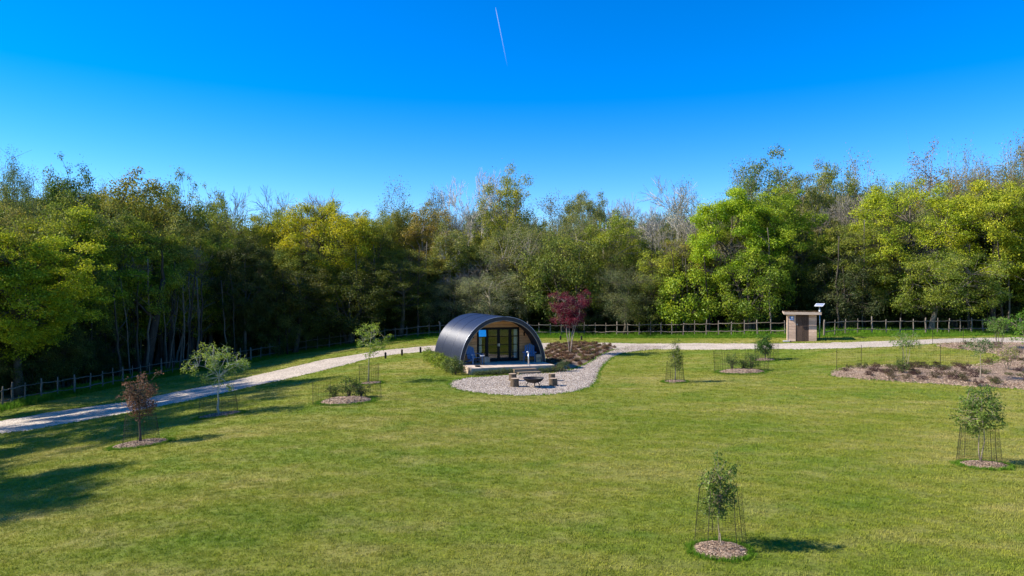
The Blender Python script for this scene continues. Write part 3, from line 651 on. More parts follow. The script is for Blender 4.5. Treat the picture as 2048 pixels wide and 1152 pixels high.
# slim woodland stems, each one a tree
slim = []
for i in range(4):
    b = MB(); q = np.random.RandomState(300 + i); h = 8.0; n = 9; Pz = np.column_stack([np.cumsum(q.normal(size=n) * .06), np.cumsum(q.normal(size=n) * .06), np.linspace(0, h, n)]); Pz[:, :2] -= Pz[0, :2]
    b.tube(Pz, np.linspace(.085, .035, n), 6)
    br = MB()
    for k in range(9):
        a = Pz[q.randint(3, n)]; e = a + np.array([q.normal() * .9, q.normal() * .9, q.uniform(.4, 1.4)]); br.tube(curve_pts(a, e, (0, 0, .15), q, 4), np.linspace(.022, .008, 4), 3, False)
    slim.append((b.mesh('slim_stem', True), br.mesh('slim_branches')))
rr = random.Random(9)
for i in range(120):
    px = rr.uniform(-20, 2080)
    if i < 26: px = rr.uniform(250, 480)
    off = rr.uniform(1.5, 13); Y = fd(px) + off; X = (px - 1024) / FPX * Y; tm, bm = slim[i % 4]; r = empty('slim_tree', (X, Y, tz(X, Y) - .05), rr.uniform(0, 6.28)); r.rotation_euler[0] = rr.uniform(-.08, .08)
    s = rr.uniform(.7, 1.4); ci_ = rr.randrange(3); c = [(0.045, 0.037, 0.03), (0.07, 0.06, 0.045), (0.14, 0.12, 0.095)][ci_]
    where = 'in the wood behind the two left saplings' if px < 520 else 'in the wood just left of the pod' if px < 880 else 'in the wood behind the pod and purple maple' if px < 1200 else 'in the wood left of the timber hut' if px < 1600 else 'in the wood right of the timber hut'
    tag(r, ['nearly black', 'dark brown', 'greyish brown'][ci_] + ' slim stem ' + where, 'tree', 'slim stems inside the wood')
    link('trunk', tm, M['bark'], r, scale=(s, s, rr.uniform(.8, 1.3)), color=c); tag(link('branches', bm, M['bark'], r, scale=(s, s, 1), color=c), kind='stuff')
# thick shaded trunks near the front
for px, off, rad, lx, lab in ((235, 6, .30, -.3, 'thick dark trunk behind the fence just left of the bronze sapling'), (290, 4, .42, 1.6, 'thickest leaning dark trunk behind the bronze sapling'), (335, 9, .22, .3, 'straight dark trunk at the left of the sunny clearing'), (385, 11, .2, .2, 'straight dark trunk in the middle of the sunny clearing'), (1826, 5, .24, 0, 'straight dark trunk left of the leaning pale trunk at right'), (1905, 6, .26, .1, 'straight brown trunk right of the leaning pale trunk'), (1928, 8, .22, -.1, 'second straight dark trunk right of the leaning pale trunk'), (1885, 9, .2, .0, 'straight trunk directly behind the leaning pale trunk')):
    Y = fd(px) + off; X = (px - 1024) / FPX * Y; b = MB(); q = np.random.RandomState(px); n = 8
    Pz = np.column_stack([np.linspace(0, lx, n) + q.normal(size=n) * .06, q.normal(size=n) * .06, np.linspace(-.1, 8, n)]); rad_ = np.linspace(rad, rad * .5, n); rad_[0] *= 1.4; b.tube(Pz, rad_, 9)
    for k in range(5):
        a = Pz[q.randint(4, n)]; b.tube(curve_pts(a, a + np.array([q.normal() * 1.4, q.normal(), q.uniform(1, 2.6)]), (0, 0, .1), q, 4), np.linspace(rad * .35, rad * .1, 4), 5, False)
    o = empty('woodland_tree', (X, Y, tz(X, Y))); b.obj('trunk', M['bark'], o, smooth=True, color=(0.06, 0.05, 0.04)); tag(o, lab, 'tree', 'bare trunks at the wood edge')

# ------------------------------------------------------------------ fences
def resample(poly, step):
    P = np.array(poly, float); d = np.concatenate([[0], np.cumsum(np.linalg.norm(np.diff(P, axis=0), axis=1))]); n = int(d[-1] / step)
    s = np.linspace(0, d[-1], n + 1); return np.column_stack([np.interp(s, d, P[:, 0]), np.interp(s, d, P[:, 1])])
postm = []
for i in range(4):
    q = np.random.RandomState(500 + i); b = MB(); z = np.linspace(-.1, 1.32, 6); b.tube(np.column_stack([q.normal(size=6) * .008, q.normal(size=6) * .008, z]), np.array([.054, .052, .047, .05, .043, .036]) * q.uniform(.85, 1.15), 7); postm.append(b.mesh('fence_post', True))
railm = []
for i in range(4):
    q = np.random.RandomState(520 + i); b = MB(); x = np.linspace(-.02, 1.02, 6); b.tube(np.column_stack([x, q.normal(size=6) * .006, np.array([0, .01, -.01, -.015, .01, 0]) + q.normal(size=6) * .012]), q.uniform(.026, .036), 5); railm.append(b.mesh('fence_rail', True))
def fence(poly, label, seed):
    q = random.Random(seed); P = resample(poly, 1.12); r = empty('chestnut_fence', (P[0][0], P[0][1], tz(*P[0])), 0); tag(r, label, 'fence', 'chestnut post and rail fences')
    o0 = Vector(r.location); prev = None
    for i, (x, y) in enumerate(P):
        z = tz(x, y); h = q.uniform(.93, 1.08) * (1.06 if i % 4 == 0 else 1); tk = 1.4 if i % 4 == 0 else q.uniform(.8, 1.05)
        link('post', postm[q.randrange(4)], M['fence'], r, loc=Vector((x, y, z)) - o0, rot=(q.uniform(-.04, .04), q.uniform(-.04, .04), q.uniform(0, 6)), scale=(tk, tk, h))
        if i < len(P) - 1:
            x1, y1 = P[i + 1]; z1 = tz(x1, y1); L = math.hypot(x1 - x, y1 - y)
            for hh in (.42, 1.08):
                dz0 = q.uniform(-.035, .035); dz1 = q.uniform(-.035, .035); e = Vector((x1 - x, y1 - y, z1 - z + dz1 - dz0))
                ro = link('rail', railm[q.randrange(4)], M['fence'], r, loc=Vector((x, y - .05, z + hh + dz0)) - o0, scale=(e.length, 1, q.uniform(.9, 1.2)))
                ro.rotation_euler = (q.uniform(-.2, .2) * 0, -math.atan2(e.z, L), math.atan2(e.y, e.x))
    return r
fi = 10
fence(FENCE_L[:11], 'long wavy post and rail fence curving along the wood left of the pod', 1)
fence(FENCE_L[10:], 'straight post and rail fence behind the pod running to the timber hut', 2)
fence(FENCE_R, 'post and rail fence right of the timber hut', 3)

# ------------------------------------------------------------------ glamping pod
POD = empty('arched_pod', (-0.5, 40.15, 0.0), R(20)); POD.location.z = tz(-0.5, 40.15) - .01
tag(POD, 'black arched glamping pod with cedar front and glazed doors', 'pod')
AO, HO, AI, HI, LEN, EXP = 2.68, 3.12, 2.48, 2.90, 6.2, 2.15
def arc(a, h, n=48, z0=0.0):
    out = []
    for i in range(n + 1):
        t = math.pi * i / n; c, s_ = math.cos(t), math.sin(t)
        out.append((-a * math.copysign(abs(c) ** (2 / EXP), c), z0 + (h - z0) * abs(s_) ** (2 / EXP)))
    return out
def halfw(z, a=AI, h=HI): return a * max(0, 1 - (max(z, 0) / h) ** EXP) ** (1 / EXP)
n = 48; po = arc(AO, HO, n); pi_ = arc(AI, HI, n)
b = MB(); Vv = []
NY = 6
for k in range(NY + 1): Vv += [(x, LEN * k / NY, z) for x, z in po]
Q = [(k * (n + 1) + i, k * (n + 1) + i + 1, (k + 1) * (n + 1) + i + 1, (k + 1) * (n + 1) + i) for k in range(NY) for i in range(n)]
b.add(Vv, Q); b.obj('roof_shell', M['roof'], POD, True)
b = MB(); Vv = [(x, 0.0, z) for x, z in pi_] + [(x, LEN - .05, z) for x, z in pi_]; b.add(Vv, [(i, n + 1 + i, n + 2 + i, i + 1) for i in range(n)]); b.obj('porch_lining', M['rim'], POD, True)
b = MB(); Vv = [(x, -.003, z) for x, z in po] + [(x, -.003, z) for x, z in pi_]; b.add(Vv, [(i, i + 1, n + 2 + i, n + 1 + i) for i in range(n)]); b.obj('front_rim', M['rim'], POD)
b = MB(); b.tube([(x * 1.003, -.01, z * 1.003) for x, z in po], .014, 6); b.obj('edge_trim', M['trim'], POD, True)
b = MB(); b.tube([(x * .995, .0, z * .995) for x, z in pi_], .025, 5); b.obj('inner_trim', M['stepwood'], POD, True)
for yy in (LEN * .36, LEN * .7):
    b = MB(); b.tube([(x * 1.001, yy, z * 1.001) for x, z in po], .012, 4); b.obj('roof_seam', M['roof'], POD, True)
b = MB(); pr_ = arc(AO - .02, HO - .02, n); b.prism(pr_[::2], LEN - .04, LEN); b.obj('rear_wall', M['rim'], POD)
# interior
b = MB(); b.box((0, (1.3 + LEN) / 2, .38), (4.9, LEN - 1.5, .06)); b.obj('floor', M['interior'], POD)
pq = arc(AI - .04, HI - .04, 24, .41); b = MB(); b.prism(pq, 4.2, 4.25); b.obj('inner_wall', M['interior'], POD)
WY = 1.15
GX0, GX1, GZ0, GZ1 = -1.247, 1.402, 0.43, 2.43
def board_poly(z0, z1, xa, xb):
    """a horizontal board clipped to the arch"""
    zs = np.linspace(z0, z1, 4); L = [(max(xa, -halfw(z) + .01), z) for z in zs]; Rt = [(min(xb, halfw(z) - .01), z) for z in zs[::-1]]
    if Rt[-1][0] - L[0][0] < .05: return None
    L = [p_ for p_ in L if p_[0] < xb]; Rt = [p_ for p_ in Rt if p_[0] > xa]
    if len(L) < 2 or len(Rt) < 2: return None
    return [p_ for p_ in Rt[::-1]] + L[::-1] if False else L + Rt
z = .39; bh = .172; k = 0
while z < HI - .06:
    z1 = min(z + bh - .012, HI - .03); spans = [(-9, GX0 - .03), (GX1 + .03, 9)] if z < GZ1 else [(-9, 9)]
    if z < GZ1 < z1: z1 = GZ1
    for xa, xb in spans:
        pp = board_poly(z, z1, xa, xb)
        if pp: MB().prism(pp, WY - (.0 if k % 2 else .006), WY + .03).obj('board', M['cedar'], POD)
    z = z1 + .012; k += 1
b = MB(); b.prism(arc(AI - .01, HI - .01, 32), WY + .035, WY + .08); 
# backing wall with the glazing opening left free: four pieces
b = MB()
for xa, xb, z0, z1 in ((-9, GX0, .32, GZ1), (GX1, 9, .32, GZ1), (-9, 9, GZ1 + .002, HI - .1)):
    zs_ = np.linspace(z0, z1, 9)
    for za, zb_ in zip(zs_[:-1], zs_[1:]):
        pp = board_poly(za, zb_, xa, xb)
        if pp: b.prism(pp, WY + .035, WY + .075)
b.obj('wall_backing', M['black'], POD)
GW = GX1 - GX0; u0 = GX0; cuts = [GX0, GX0 + .56, GX0 + .56 + .765, GX0 + .56 + 1.53, GX1]; hb = [GZ0, GZ0 + (GZ1 - GZ0) * .24, GZ0 + (GZ1 - GZ0) * .48, GZ0 + (GZ1 - GZ0) * .73, GZ1]
b = MB(); fy = WY + .02
b.box(((GX0 + GX1) / 2, fy, GZ1 - .03), (GW, .12, .06)); b.box(((GX0 + GX1) / 2, fy, GZ0 - .005), (GW, .12, .05))
for x in (cuts[0] + .03, cuts[4] - .03): b.box((x, fy, (GZ0 + GZ1) / 2), (.06, .117, GZ1 - GZ0 - .1))
for x in (cuts[1], cuts[3]): b.box((x, fy, (GZ0 + GZ1) / 2), (.08, .114, GZ1 - GZ0 - .1))
b.obj('window_frame', M['black'], POD)
for s_, (xa, xb, nm) in enumerate(((cuts[0] + .06, cuts[1] - .04, 'side_window'), (cuts[1] + .04, cuts[2], 'door'), (cuts[2], cuts[3] - .04, 'door'), (cuts[3] + .04, cuts[4] - .06, 'side_window'))):
    b = MB(); w = .075 if nm == 'door' else .028; zA, zB = GZ0 + .02, GZ1 - .06; y_ = fy - .01 - .004 * s_
    b.box((xa + w / 2 + .003, y_, (zA + zB) / 2), (w, .07, zB - zA)); b.box((xb - w / 2 - .003, y_, (zA + zB) / 2), (w, .07, zB - zA))
    b.box(((xa + xb) / 2, y_, zA + .05), (xb - xa - 2 * w - .006, .068, .10)); b.box(((xa + xb) / 2, y_, zB - .03), (xb - xa - 2 * w - .006, .068, .06))
    for j, h_ in enumerate(hb[1:4]): b.box(((xa + xb) / 2, y_, h_), (xb - xa - 2 * w - .006, .045, .055 if (j == 2 and nm != 'door') else .038))
    fo = b.obj(nm, M['black'], POD)
    zz = [zA + .1] + hb[1:4] + [zB - .06]
    for j in range(4):
        g0, g1 = zz[j] + .012, zz[j + 1] - .012; xc = (xa + xb) / 2; ww = xb - xa - 2 * w - .01
        tilt = (s_ == 0 and j == 3)
        mm = MB(); ang = R(9) if tilt else 0.0; hh = (g1 - g0)
        mm.box((0, 0, -hh / 2), (ww + (.06 if tilt else 0), .008, hh)); po_ = mm.obj('pane', M['coated'] if tilt else M['glass'], fo, loc=(xc, y_ - (.045 if tilt else 0), g1), rot=(-ang, 0, 0))
    if nm == 'door':
        hx = xb - .04 if s_ == 1 else xa + .04
        b = MB(); b.box((hx, y_ - .06, 1.38), (.02, .05, .16)); b.obj('handle', M['steel'], fo)
for xa, xb in ((cuts[0] + .09, cuts[0] + .30), (cuts[4] - .30, cuts[4] - .09)):
    b = MB(); m_ = 15; xx = np.linspace(xa, xb, m_); yy = WY + .115 + .025 * np.sin(np.arange(m_) * 1.7)
    V = [(x, y, z) for z in (.46, 2.38) for x, y in zip(xx, yy)]; b.add(V, [(i, i + 1, m_ + i + 1, m_ + i) for i in range(m_ - 1)]); b.obj('curtain', M['curtain'], POD, True)
for x, z in ((-1.52, 1.95), (1.72, 2.02)):
    b = MB(); b.box((x, WY - .03, z), (.06, .05, .05)); b.tube([(x, WY - .075, z - .12), (x, WY - .075, z + .12)], .038, 10); b.obj('wall_light', M['black'], POD, True)
# deck
DT = .38; DY0, DY1 = -1.78, WY - .02
for i in range(25):
    x0 = -2.52 + i * 5.04 / 25; xc = x0 + .1; edge = abs(xc) > halfw(.4) - .12
    y1 = DY1 if not edge else -.02
    MB().box((xc, (DY0 + y1) / 2, DT - .016), (.192, y1 - DY0, .032)).obj('deck_board', M['decking'], POD)
for j in range(2):
    zc = DT - .034 - .09 - j * .186
    MB().box((0, DY0 + .035, zc), (5.02, .05, .18)).obj('fascia_board', M['sleeper'], POD)
    for sx in (-1, 1): MB().box((sx * 2.49, (DY0 + .062 - .02) / 2, zc), (.05, -DY0 - .09, .18)).obj('fascia_board', M['sleeper'], POD)
b = MB(); b.box((0, (DY0 + DY1) / 2 + .1, .17), (4.8, DY1 - DY0 - .4, .3)); b.obj('deck_underframe', M['black'], POD)
# on and in front of the deck (things of their own), placed in pod coordinates
def pod_pt(x, y, z=0.0):
    c, s_ = math.cos(R(20)), math.sin(R(20)); return (POD.location.x + c * x - s_ * y, POD.location.y + s_ * x + c * y, POD.location.z + z)
st = empty('timber_steps', pod_pt(.62, DY0 - .02), R(20)); tag(st, 'two timber steps leading up to the front of the deck', 'steps')
for k, (yy, zt, dx) in enumerate(((-.17, .27, -.04), (-.52, .135, .06))):
    MB().box((dx, yy, zt - .0175), (1.35, .36, .035)).obj('tread', M['stepwood'], st); MB().box((dx, yy - .155, (zt - .035) / 2 - .01), (1.33, .04, zt - .035)).obj('riser', M['stepwood'], st)
    b = MB(); b.box((dx - .64, yy + .02, (zt - .035) / 2 - .01), (.04, .29, zt - .037)); b.box((dx + .64, yy + .02, (zt - .035) / 2 - .01), (.04, .29, zt - .037)); b.obj('side_board', M['stepwood'], st)

def adirondack(loc, rz, label):
    r = empty('garden_chair', loc, rz); tag(r, label, 'chair', 'blue slatted garden chairs in the porch')
    for i in range(5):
        x = (i - 2) * .115; h = .80 - abs(i - 2) * .055; Mx = Matrix.Rotation(R(-22), 4, 'X')
        MB().box((x * 1.05, .24 + .5 * h * math.sin(R(22)), .30 + .5 * h * math.cos(R(22))), (.10, .022, h), M=Mx).obj('back_slat', M['blue'], r)
    for i in range(5): MB().box((0, -.28 + i * .115, .40 - i * .024), (.56, .10, .022), M=Matrix.Rotation(R(-12), 4, 'X')).obj('seat_slat', M['blue'], r)
    for sx in (-1, 1):
        MB().box((sx * .36, -.03, .585), (.14, .74, .024)).obj('arm', M['blue'], r)
        MB().box((sx * .33, -.31, .285), (.03, .1, .57)).obj('leg', M['blue'], r); MB().box((sx * .315, .10, .2), (.028, .95, .11), M=Matrix.Rotation(R(-15), 4, 'X')).obj('leg', M['blue'], r)
    MB().box((0, .36, .56), (.66, .024, .07)).obj('back_rail', M['blue'], r); return r
adirondack(pod_pt(-1.72, .25, DT), R(20 + 20), 'blue slatted garden chair at the left end of the pod porch')
adirondack(pod_pt(1.78, .35, DT), R(20 - 22), 'blue slatted garden chair at the right end of the pod porch')
b = MB(); r = empty('side_table', pod_pt(-1.42, -.35, DT), R(20)); tag(r, 'small white topped side table before the left garden chair', 'table')
MB().box((0, 0, .53), (.22, .22, .022)).obj('table_top', M['white'], r)
for sx in (-1, 1):
    for sy in (-1, 1): MB().box((sx * .08, sy * .08, .26), (.025, .025, .518)).obj('leg', M['cane'], r)
r = empty('wicker_crate', pod_pt(-.95, .78, DT), R(20)); tag(r, 'low wooden slatted crate under the left side window', 'crate')
for i in range(6): MB().box((-.26 + i * .104, -.16, .17), (.085, .02, .33)).obj('slat', M['hutwood'], r)
for sx in (-1, 1): MB().box((sx * .29, .0, .17), (.02, .30, .33)).obj('side', M['hutwood'], r)
MB().box((0, .155, .17), (.56, .02, .33)).obj('back', M['hutwood'], r); MB().box((0, 0, .01), (.555, .29, .02)).obj('bottom', M['hutwood'], r)
r = empty('log_box', pod_pt(2.15, -.05, DT), R(20)); tag(r, 'brown timber box beside the right garden chair', 'box')
for i in range(3): MB().box((0, -.15, .09 + i * .15), (.3, .02, .14)).obj('slat', M['stepwood'], r)
for sx in (-1, 1): MB().box((sx * .14, .01, .235), (.02, .3, .45)).obj('side', M['stepwood'], r)
MB().box((0, .01, .47), (.33, .34, .02)).obj('lid', M['stepwood'], r)
r = empty('post_tap', pod_pt(1.02, DY0 + .35, DT), R(20)); tag(r, 'silver post light with a tilted head at the front of the deck', 'post light')
MB().tube([(0, 0, 0), (0, 0, .72)], .034, 10).obj('post', M['steel'], r, True)
MB().tube([(.01, 0, .70), (-.04, -.04, .78), (-.12, -.09, .76)], [.04, .055, .05], 10).obj('lamp_head', M['steel'], r, True)
MB().lathe([(.10, 0), (.1, .012), (.04, .014), (0, .014)], 14).obj('foot_plate', M['steel'], r)
b = MB(); b.lathe([(0, 0.001), (.13, 0.001), (.16, .05), (.15, .075), (.13, .06), (0, .03)], 16); o = b.obj('dark_bowl', M['iron'], smooth=True, loc=pod_pt(-1.95, DY0 + .62, DT)); tag(o, 'small dark bowl lying on the left front of the deck', 'bowl')

# fire pit and log seats
fp = G(1067, 775); r = empty('fire_pit', (*fp, tz(*fp) + .026)); tag(r, 'black iron fire bowl on curved legs in the gravel patio', 'fire pit')
prof = [(0.0, .20), (.2, .215), (.36, .27), (.46, .36), (.485, .42), (.515, .43), (.515, .445), (.47, .445), (.44, .37), (.33, .29), (0, .24)]
MB().lathe(prof, 32).obj('bowl', M['iron'], r, True)
for k in range(3):
    a = R(200 + 120 * k); c, s_ = math.cos(a), math.sin(a)
    MB().tube([(c * .25, s_ * .25, .26), (c * .36, s_ * .36, .16), (c * .33, s_ * .33, .06), (c * .40, s_ * .40, .0)], .022, 8).obj('leg', M['iron'], r, True)
MB().lathe([(0, .33), (.2, .325), (.36, .30)], 20).obj('ashes', M['ash'], r)
def log_seat(px, py, rad, h, label, seed):
    p_ = G(px, py); q = np.random.RandomState(seed); n = 18; an = np.arange(n) * 6.283 / n; rr_ = rad * (1 + q.normal(size=n) * .035)
    b = MB(); V = []
    for zz, k in ((0, 1.04), (h * .3, 1.0), (h * .7, .98), (h, .99)): V += [(math.cos(a) * x * k, math.sin(a) * x * k, zz) for a, x in zip(an, rr_)]
    b.add(V, [(k * n + i, k * n + (i + 1) % n, (k + 1) * n + (i + 1) % n, (k + 1) * n + i) for k in range(3) for i in range(n)])
    r = empty('wooden_stump', (*p_, tz(*p_) + .02), q.uniform(0, 6)); tag(r, label, 'log seat', 'log stump seats around the fire bowl'); b.obj('bark', M['log'], r, True)
    t_ = MB(); V = [(math.cos(a) * x * .985, math.sin(a) * x * .985, h + .002) for a, x in zip(an, rr_)] + [(0, 0, h + .006)]; t_.add(V, T=[(i, (i + 1) % n, n) for i in range(n)]); t_.obj('cut_top', M['logtop'], r)
log_seat(1029.5, 774, .21, .40, 'front log stump left of the fire bowl', 1); log_seat(1025, 762, .20, .36, 'rear log stump left of the fire bowl', 2)
log_seat(1106, 772, .20, .36, 'front log stump right of the fire bowl', 3); log_seat(1104, 762, .17, .36, 'rear log stump right of the fire bowl', 4)

# ------------------------------------------------------------------ timber hut and solar panel
hx, hy = G(1604, 683); HUT = empty('timber_hut', (hx, hy, tz(hx, hy) - .02), R(-19)); tag(HUT, 'small flat roofed timber toilet hut with a dark plank door', 'hut')
hw = 2.02; hd = 1.7; hh = 2.05; dx0, dx1 = -.45, .47
for i in range(9):
    z0 = .02 + i * .226
    MB().box(((-hw / 2 + dx0) / 2, 0, z0 + .109), (dx0 + hw / 2, .05, .214), jit=.003).obj('board', M['hutwood'], HUT)
    MB().box(((hw / 2 + dx1) / 2, 0, z0 + .109), (hw / 2 - dx1, .05, .214), jit=.003).obj('board', M['hutwood'], HUT)
    for sx in (-1, 1): MB().box((sx * (hw / 2 - .025), hd / 2 + .03, z0 + .109), (.05, hd, .214), jit=.003).obj('board', M['hutwood'], HUT)
MB().box((0, hd + .06, 1.03), (hw - .11, .05, 2.02)).obj('rear_wall', M['hutwood'], HUT)
MB().box((-hw / 2 - .02, .0, 1.02), (.05, .09, 2.02)).obj('corner_post', M['sleeper'], HUT)
DR = empty('door', (0, 0, 0)); DR.parent = HUT
for i in range(8): MB().box((dx0 + .06 + i * .115, .02, 1.03), (.108, .035, 1.98), jit=.002).obj('plank', M['doorwood'], DR)
MB().box((dx0 + .10, -.03, 1.32), (.03, .05, .12)).obj('handle', M['steel'], DR)
b = MB(); b.box((0, .85, 2.16), (hw + .5, hd + .75, .05), M=Matrix.Rotation(R(2), 4, 'X')); b.obj('roof', M['sleeper'], HUT)
b = MB(); b.box((.02, .44 - .95 + .02, 2.17), (hw + .56, .045, .19)); b.obj('fascia', M['sleeper'], HUT)
for sx in (-1, 1): MB().box((sx * (hw / 2 + .27), .84, 2.165), (.04, hd + .72, .13), M=Matrix.Rotation(R(2), 4, 'X')).obj('fascia', M['sleeper'], HUT)
rs2 = np.random.RandomState(4); n = 1500; P_ = np.column_stack([rs2.uniform(-1.24, 1.24, n), rs2.uniform(-.45, 2.1, n), rs2.uniform(2.24, 2.30, n)]); V, Q = leaves(P_, unit(rs2.normal(size=(n, 3)) + [0, 0, 1]), .06, rs2); o = link('sedum', mesh_np('sedum', V, Q), M['leaf'], HUT, color=(0.07, 0.045, 0.02)); tag(o, kind='stuff')
sg = empty('notice', (-.72, -.045, 1.78)); sg.parent = HUT
MB().box((0, 0, 0), (.30, .014, .30)).obj('sign_board', M['signblue'], sg); MB().box((.02, -.012, .05), (.15, .008, .13)).obj('white_panel', M['white'], sg); MB().box((0, -.012, -.09), (.2, .008, .05)).obj('white_strip', M['white'], sg)
MB().box((-hw / 2 - .1, -.02, .03), (.5, .5, .1), jit=.01).obj('plinth', M['concrete'], HUT)
MB().box((-.55, -.28, 2.06), (.3, .06, .04)).obj('batten', M['sleeper'], HUT)
sx_, sy_ = G(1639, 681.5); sy_ += 1.2; sx_ = (1639 - 1024) / FPX * sy_
r = empty('solar_panel', (sx_, sy_, tz(sx_, sy_)), R(-40)); tag(r, 'tilted solar panel on a pole behind the right corner of the hut', 'solar panel')
MB().tube([(0, 0, 0), (0, 0, 2.55)], .035, 8).obj('pole', M['steel'], r, True)
Mx = Matrix.Rotation(R(20), 4, 'X'); MB().box((0, 0, 2.66), (.62, .56, .03), M=Mx).obj('panel_frame', M['white'], r); MB().box((0, -.008, 2.682), (.54, .46, .008), M=Mx).obj('panel_glass', M['solar'], r)
MB().box((0, .05, 2.2), (.12, .08, .18)).obj('battery_box', M['white'], r)

# ------------------------------------------------------------------ low posts along the track
for px, py, h, lab in ((771, 717, .42, 'low dark timber post left of the track posts nearest the slim young tree'), (804, 711, .42, 'low dark timber post, middle of three by the track'), (841, 706, .42, 'low dark timber post closest to the pod roof'), (1121, 680, .36, 'low dark post in the verge left of the purple maple trunk'), (1163, 680, .36, 'low dark post in the verge right of the purple maple trunk')):
    x, y = G(px, py); o = MB().box((0, 0, h / 2), (.13, .13, h)).box((0, 0, h + .01), (.10, .10, .03)).obj('low_post', M['bollard'], loc=(x, y, tz(x, y)), rot=(0, 0, .3)); tag(o, lab, 'post', 'low timber posts by the track')

# ------------------------------------------------------------------ young trees, mulch mounds and guards
ROUND = []   # circles kept free of lawn grass: x, y, radius x, radius y
chipm = []
for i in range(5):
    q = np.random.RandomState(600 + i); b = MB(); b.box((0, 0, 0), (q.uniform(.6, 1.0), q.uniform(.25, .5), .12), jit=.12); chipm.append(b)
def mound(px, py, wpx, dep, h, label, nchip, csize, seed, mat='mulch', name='mulch_ring'):
    x, y = G(px, py); rx = wpx / FPX * y / 2; q = np.random.RandomState(seed); n = 40; an = np.arange(n) * 6.283 / n
    rad = 1 + .06 * np.sin(3 * an + seed) + .04 * np.sin(5 * an + 2 * seed) + q.normal(size=n) * .02
    z0 = tz(x, y); r = empty(name, (x, y, z0)); tag(r, label, 'mulch bed', 'wood chip beds on the lawn')
    V = [(0, 0, h + .03)]; lv = ((.35, .97), (.65, .8), (.85, .45), (1.0, .0))
    for f, g_ in lv:
        for a, rd in zip(an, rad):
            X_, Y_ = math.cos(a) * rx * rd * f, math.sin(a) * dep * rd * f; V.append((X_, Y_, tz(x + X_, y + Y_) - z0 + h * g_ + (.02 if f < 1 else -.02) + (q.normal() * .012 if f < 1 else 0)))
    Q = [(1 + k * n + i, 1 + (k + 1) * n + i, 1 + (k + 1) * n + (i + 1) % n, 1 + k * n + (i + 1) % n) for k in range(3) for i in range(n)]
    MB().add(V, Q, [(0, 1 + i, 1 + (i + 1) % n) for i in range(n)]).obj('mound', M[mat], r, True)
    b = MB(); vb = [np.vstack(c.v) for c in chipm]; qb = chipm[0].q[0]
    rr_ = q.uniform(size=nchip) ** .5 * 1.02 * np.where(q.uniform(size=nchip) < .06, q.uniform(1, 1.25, nchip), 1); aa = q.uniform(0, 6.283, nchip); R3 = [Matrix.Rotation(q.uniform(0, 6.28), 3, 'Z') @ Matrix.Rotation(q.uniform(-.6, .6), 3, 'X') for _ in range(60)]; R3 = [np.array(m_) for m_ in R3]
    f_ = np.interp(rr_, [0, .35, .65, .85, 1.0, 1.1], [1, .97, .8, .45, 0, 0]) * h
    px_ = np.cos(aa) * rx * rr_; py_ = np.sin(aa) * dep * rr_; pz_ = ter(x + px_, y + py_) - z0 + f_ + .025
    for i in range(nchip): b.add((vb[i % 5] * csize * q.uniform(.5, 1.2)) @ R3[i % 60].T + (px_[i], py_[i], pz_[i]), qb)
    o = b.obj('wood_chips', M['chips'], r); tag(o, kind='stuff'); ROUND.append((x, y, rx, dep)); return x, y
def netting(P0, P1, nv, nh, w, parent, closed=True):
    """P0 bottom ring, P1 top ring: a wire net between them"""
    m_ = len(P0); A = []; B = []
    P0 = np.array(P0); P1 = np.array(P1)
    for k in range(nh + 1):
        ring = P0 + (P1 - P0) * k / nh; nx_ = np.roll(ring, -1, 0)
        if not closed: ring, nx_ = ring[:-1], nx_[:-1]
        A.append(ring); B.append(nx_)
    A.append(P0); B.append(P1); A = np.vstack(A); B = np.vstack(B); V, Q = prisms(A, B, np.full(len(A), w), np.full(len(A), w))
    return link('netting', mesh_np('netting', V, Q), M['net'], parent)
def guard(x, y, r0, r1, h, label, seed, n=36, w=.0028, canes=4, nh=18):
    if y > 24: n = int(n * .8); nh = 12; w = min(w, .003)
    q = np.random.RandomState(seed); z0 = tz(x, y); r = empty('tree_guard', (x, y, z0)); tag(r, label, 'tree guard', 'netting guards around young trees')
    an = np.arange(n) * 6.283 / n; ph = q.uniform(0, 6); wob = lambda a: 1 + .07 * np.sin(2 * a + ph) + .05 * np.sin(3 * a + 2 * ph)
    P0 = [(math.cos(a) * r0 * wob(a), math.sin(a) * r0 * wob(a), tz(x + math.cos(a) * r0, y + math.sin(a) * r0) - z0) for a in an]; P1 = [(math.cos(a) * r1 * wob(a + .3), math.sin(a) * r1 * wob(a + .3), h * (1 + .03 * math.sin(a * 2 + ph))) for a in an]
    netting(P0, P1, n, nh, w, r)
    for k in range(canes):
        i = int(n * (k + .25) / canes) % n; a = np.array(P0[i]); b_ = np.array(P1[i]); e = b_ + (b_ - a) * q.uniform(0, .1); mid = (a + e) / 2 + q.normal(size=3) * .01
        MB().tube([a, mid, e], .0055 if w < .0035 else .009, 5).obj('cane', M['cane'], r)
    return r
def sapling(name, x, y, label, leafc, barkc, rz=0, **k):
    tm, cm = leafy(name, **k); r = empty(name, (x, y, tz(x, y)), rz); tag(r, label, 'young tree', 'young trees planted on the lawn')
    link('trunk', tm, M['bark'], r, color=barkc); link('crown', cm, M['leaf'], r, color=tuple(c * 1.2 for c in leafc)); return r

# 1 bronze leaved sapling
x, y = mound(281, 889, 108, .62, .10, 'dark wood chip ring under the bronze leaved sapling', 900, .05, 11, 'soil')
sapling('bronze_sapling', x, y, 'bronze red leaved young tree by the track at left', (0.17, 0.085, 0.05), (0.11, 0.09, 0.075), 0.4, seed=111, H=2.45, Rr=.66, zb=.95, tr=.045, nlimb=7, nclump=70, lpc=44, leaf=.062, cr=.16, flat=.9, inner=.2, vase=.35, twigs=4, lobes=.3)
guard(x, y, .62, .50, 1.05, 'net guard around the bronze leaved sapling', 3)
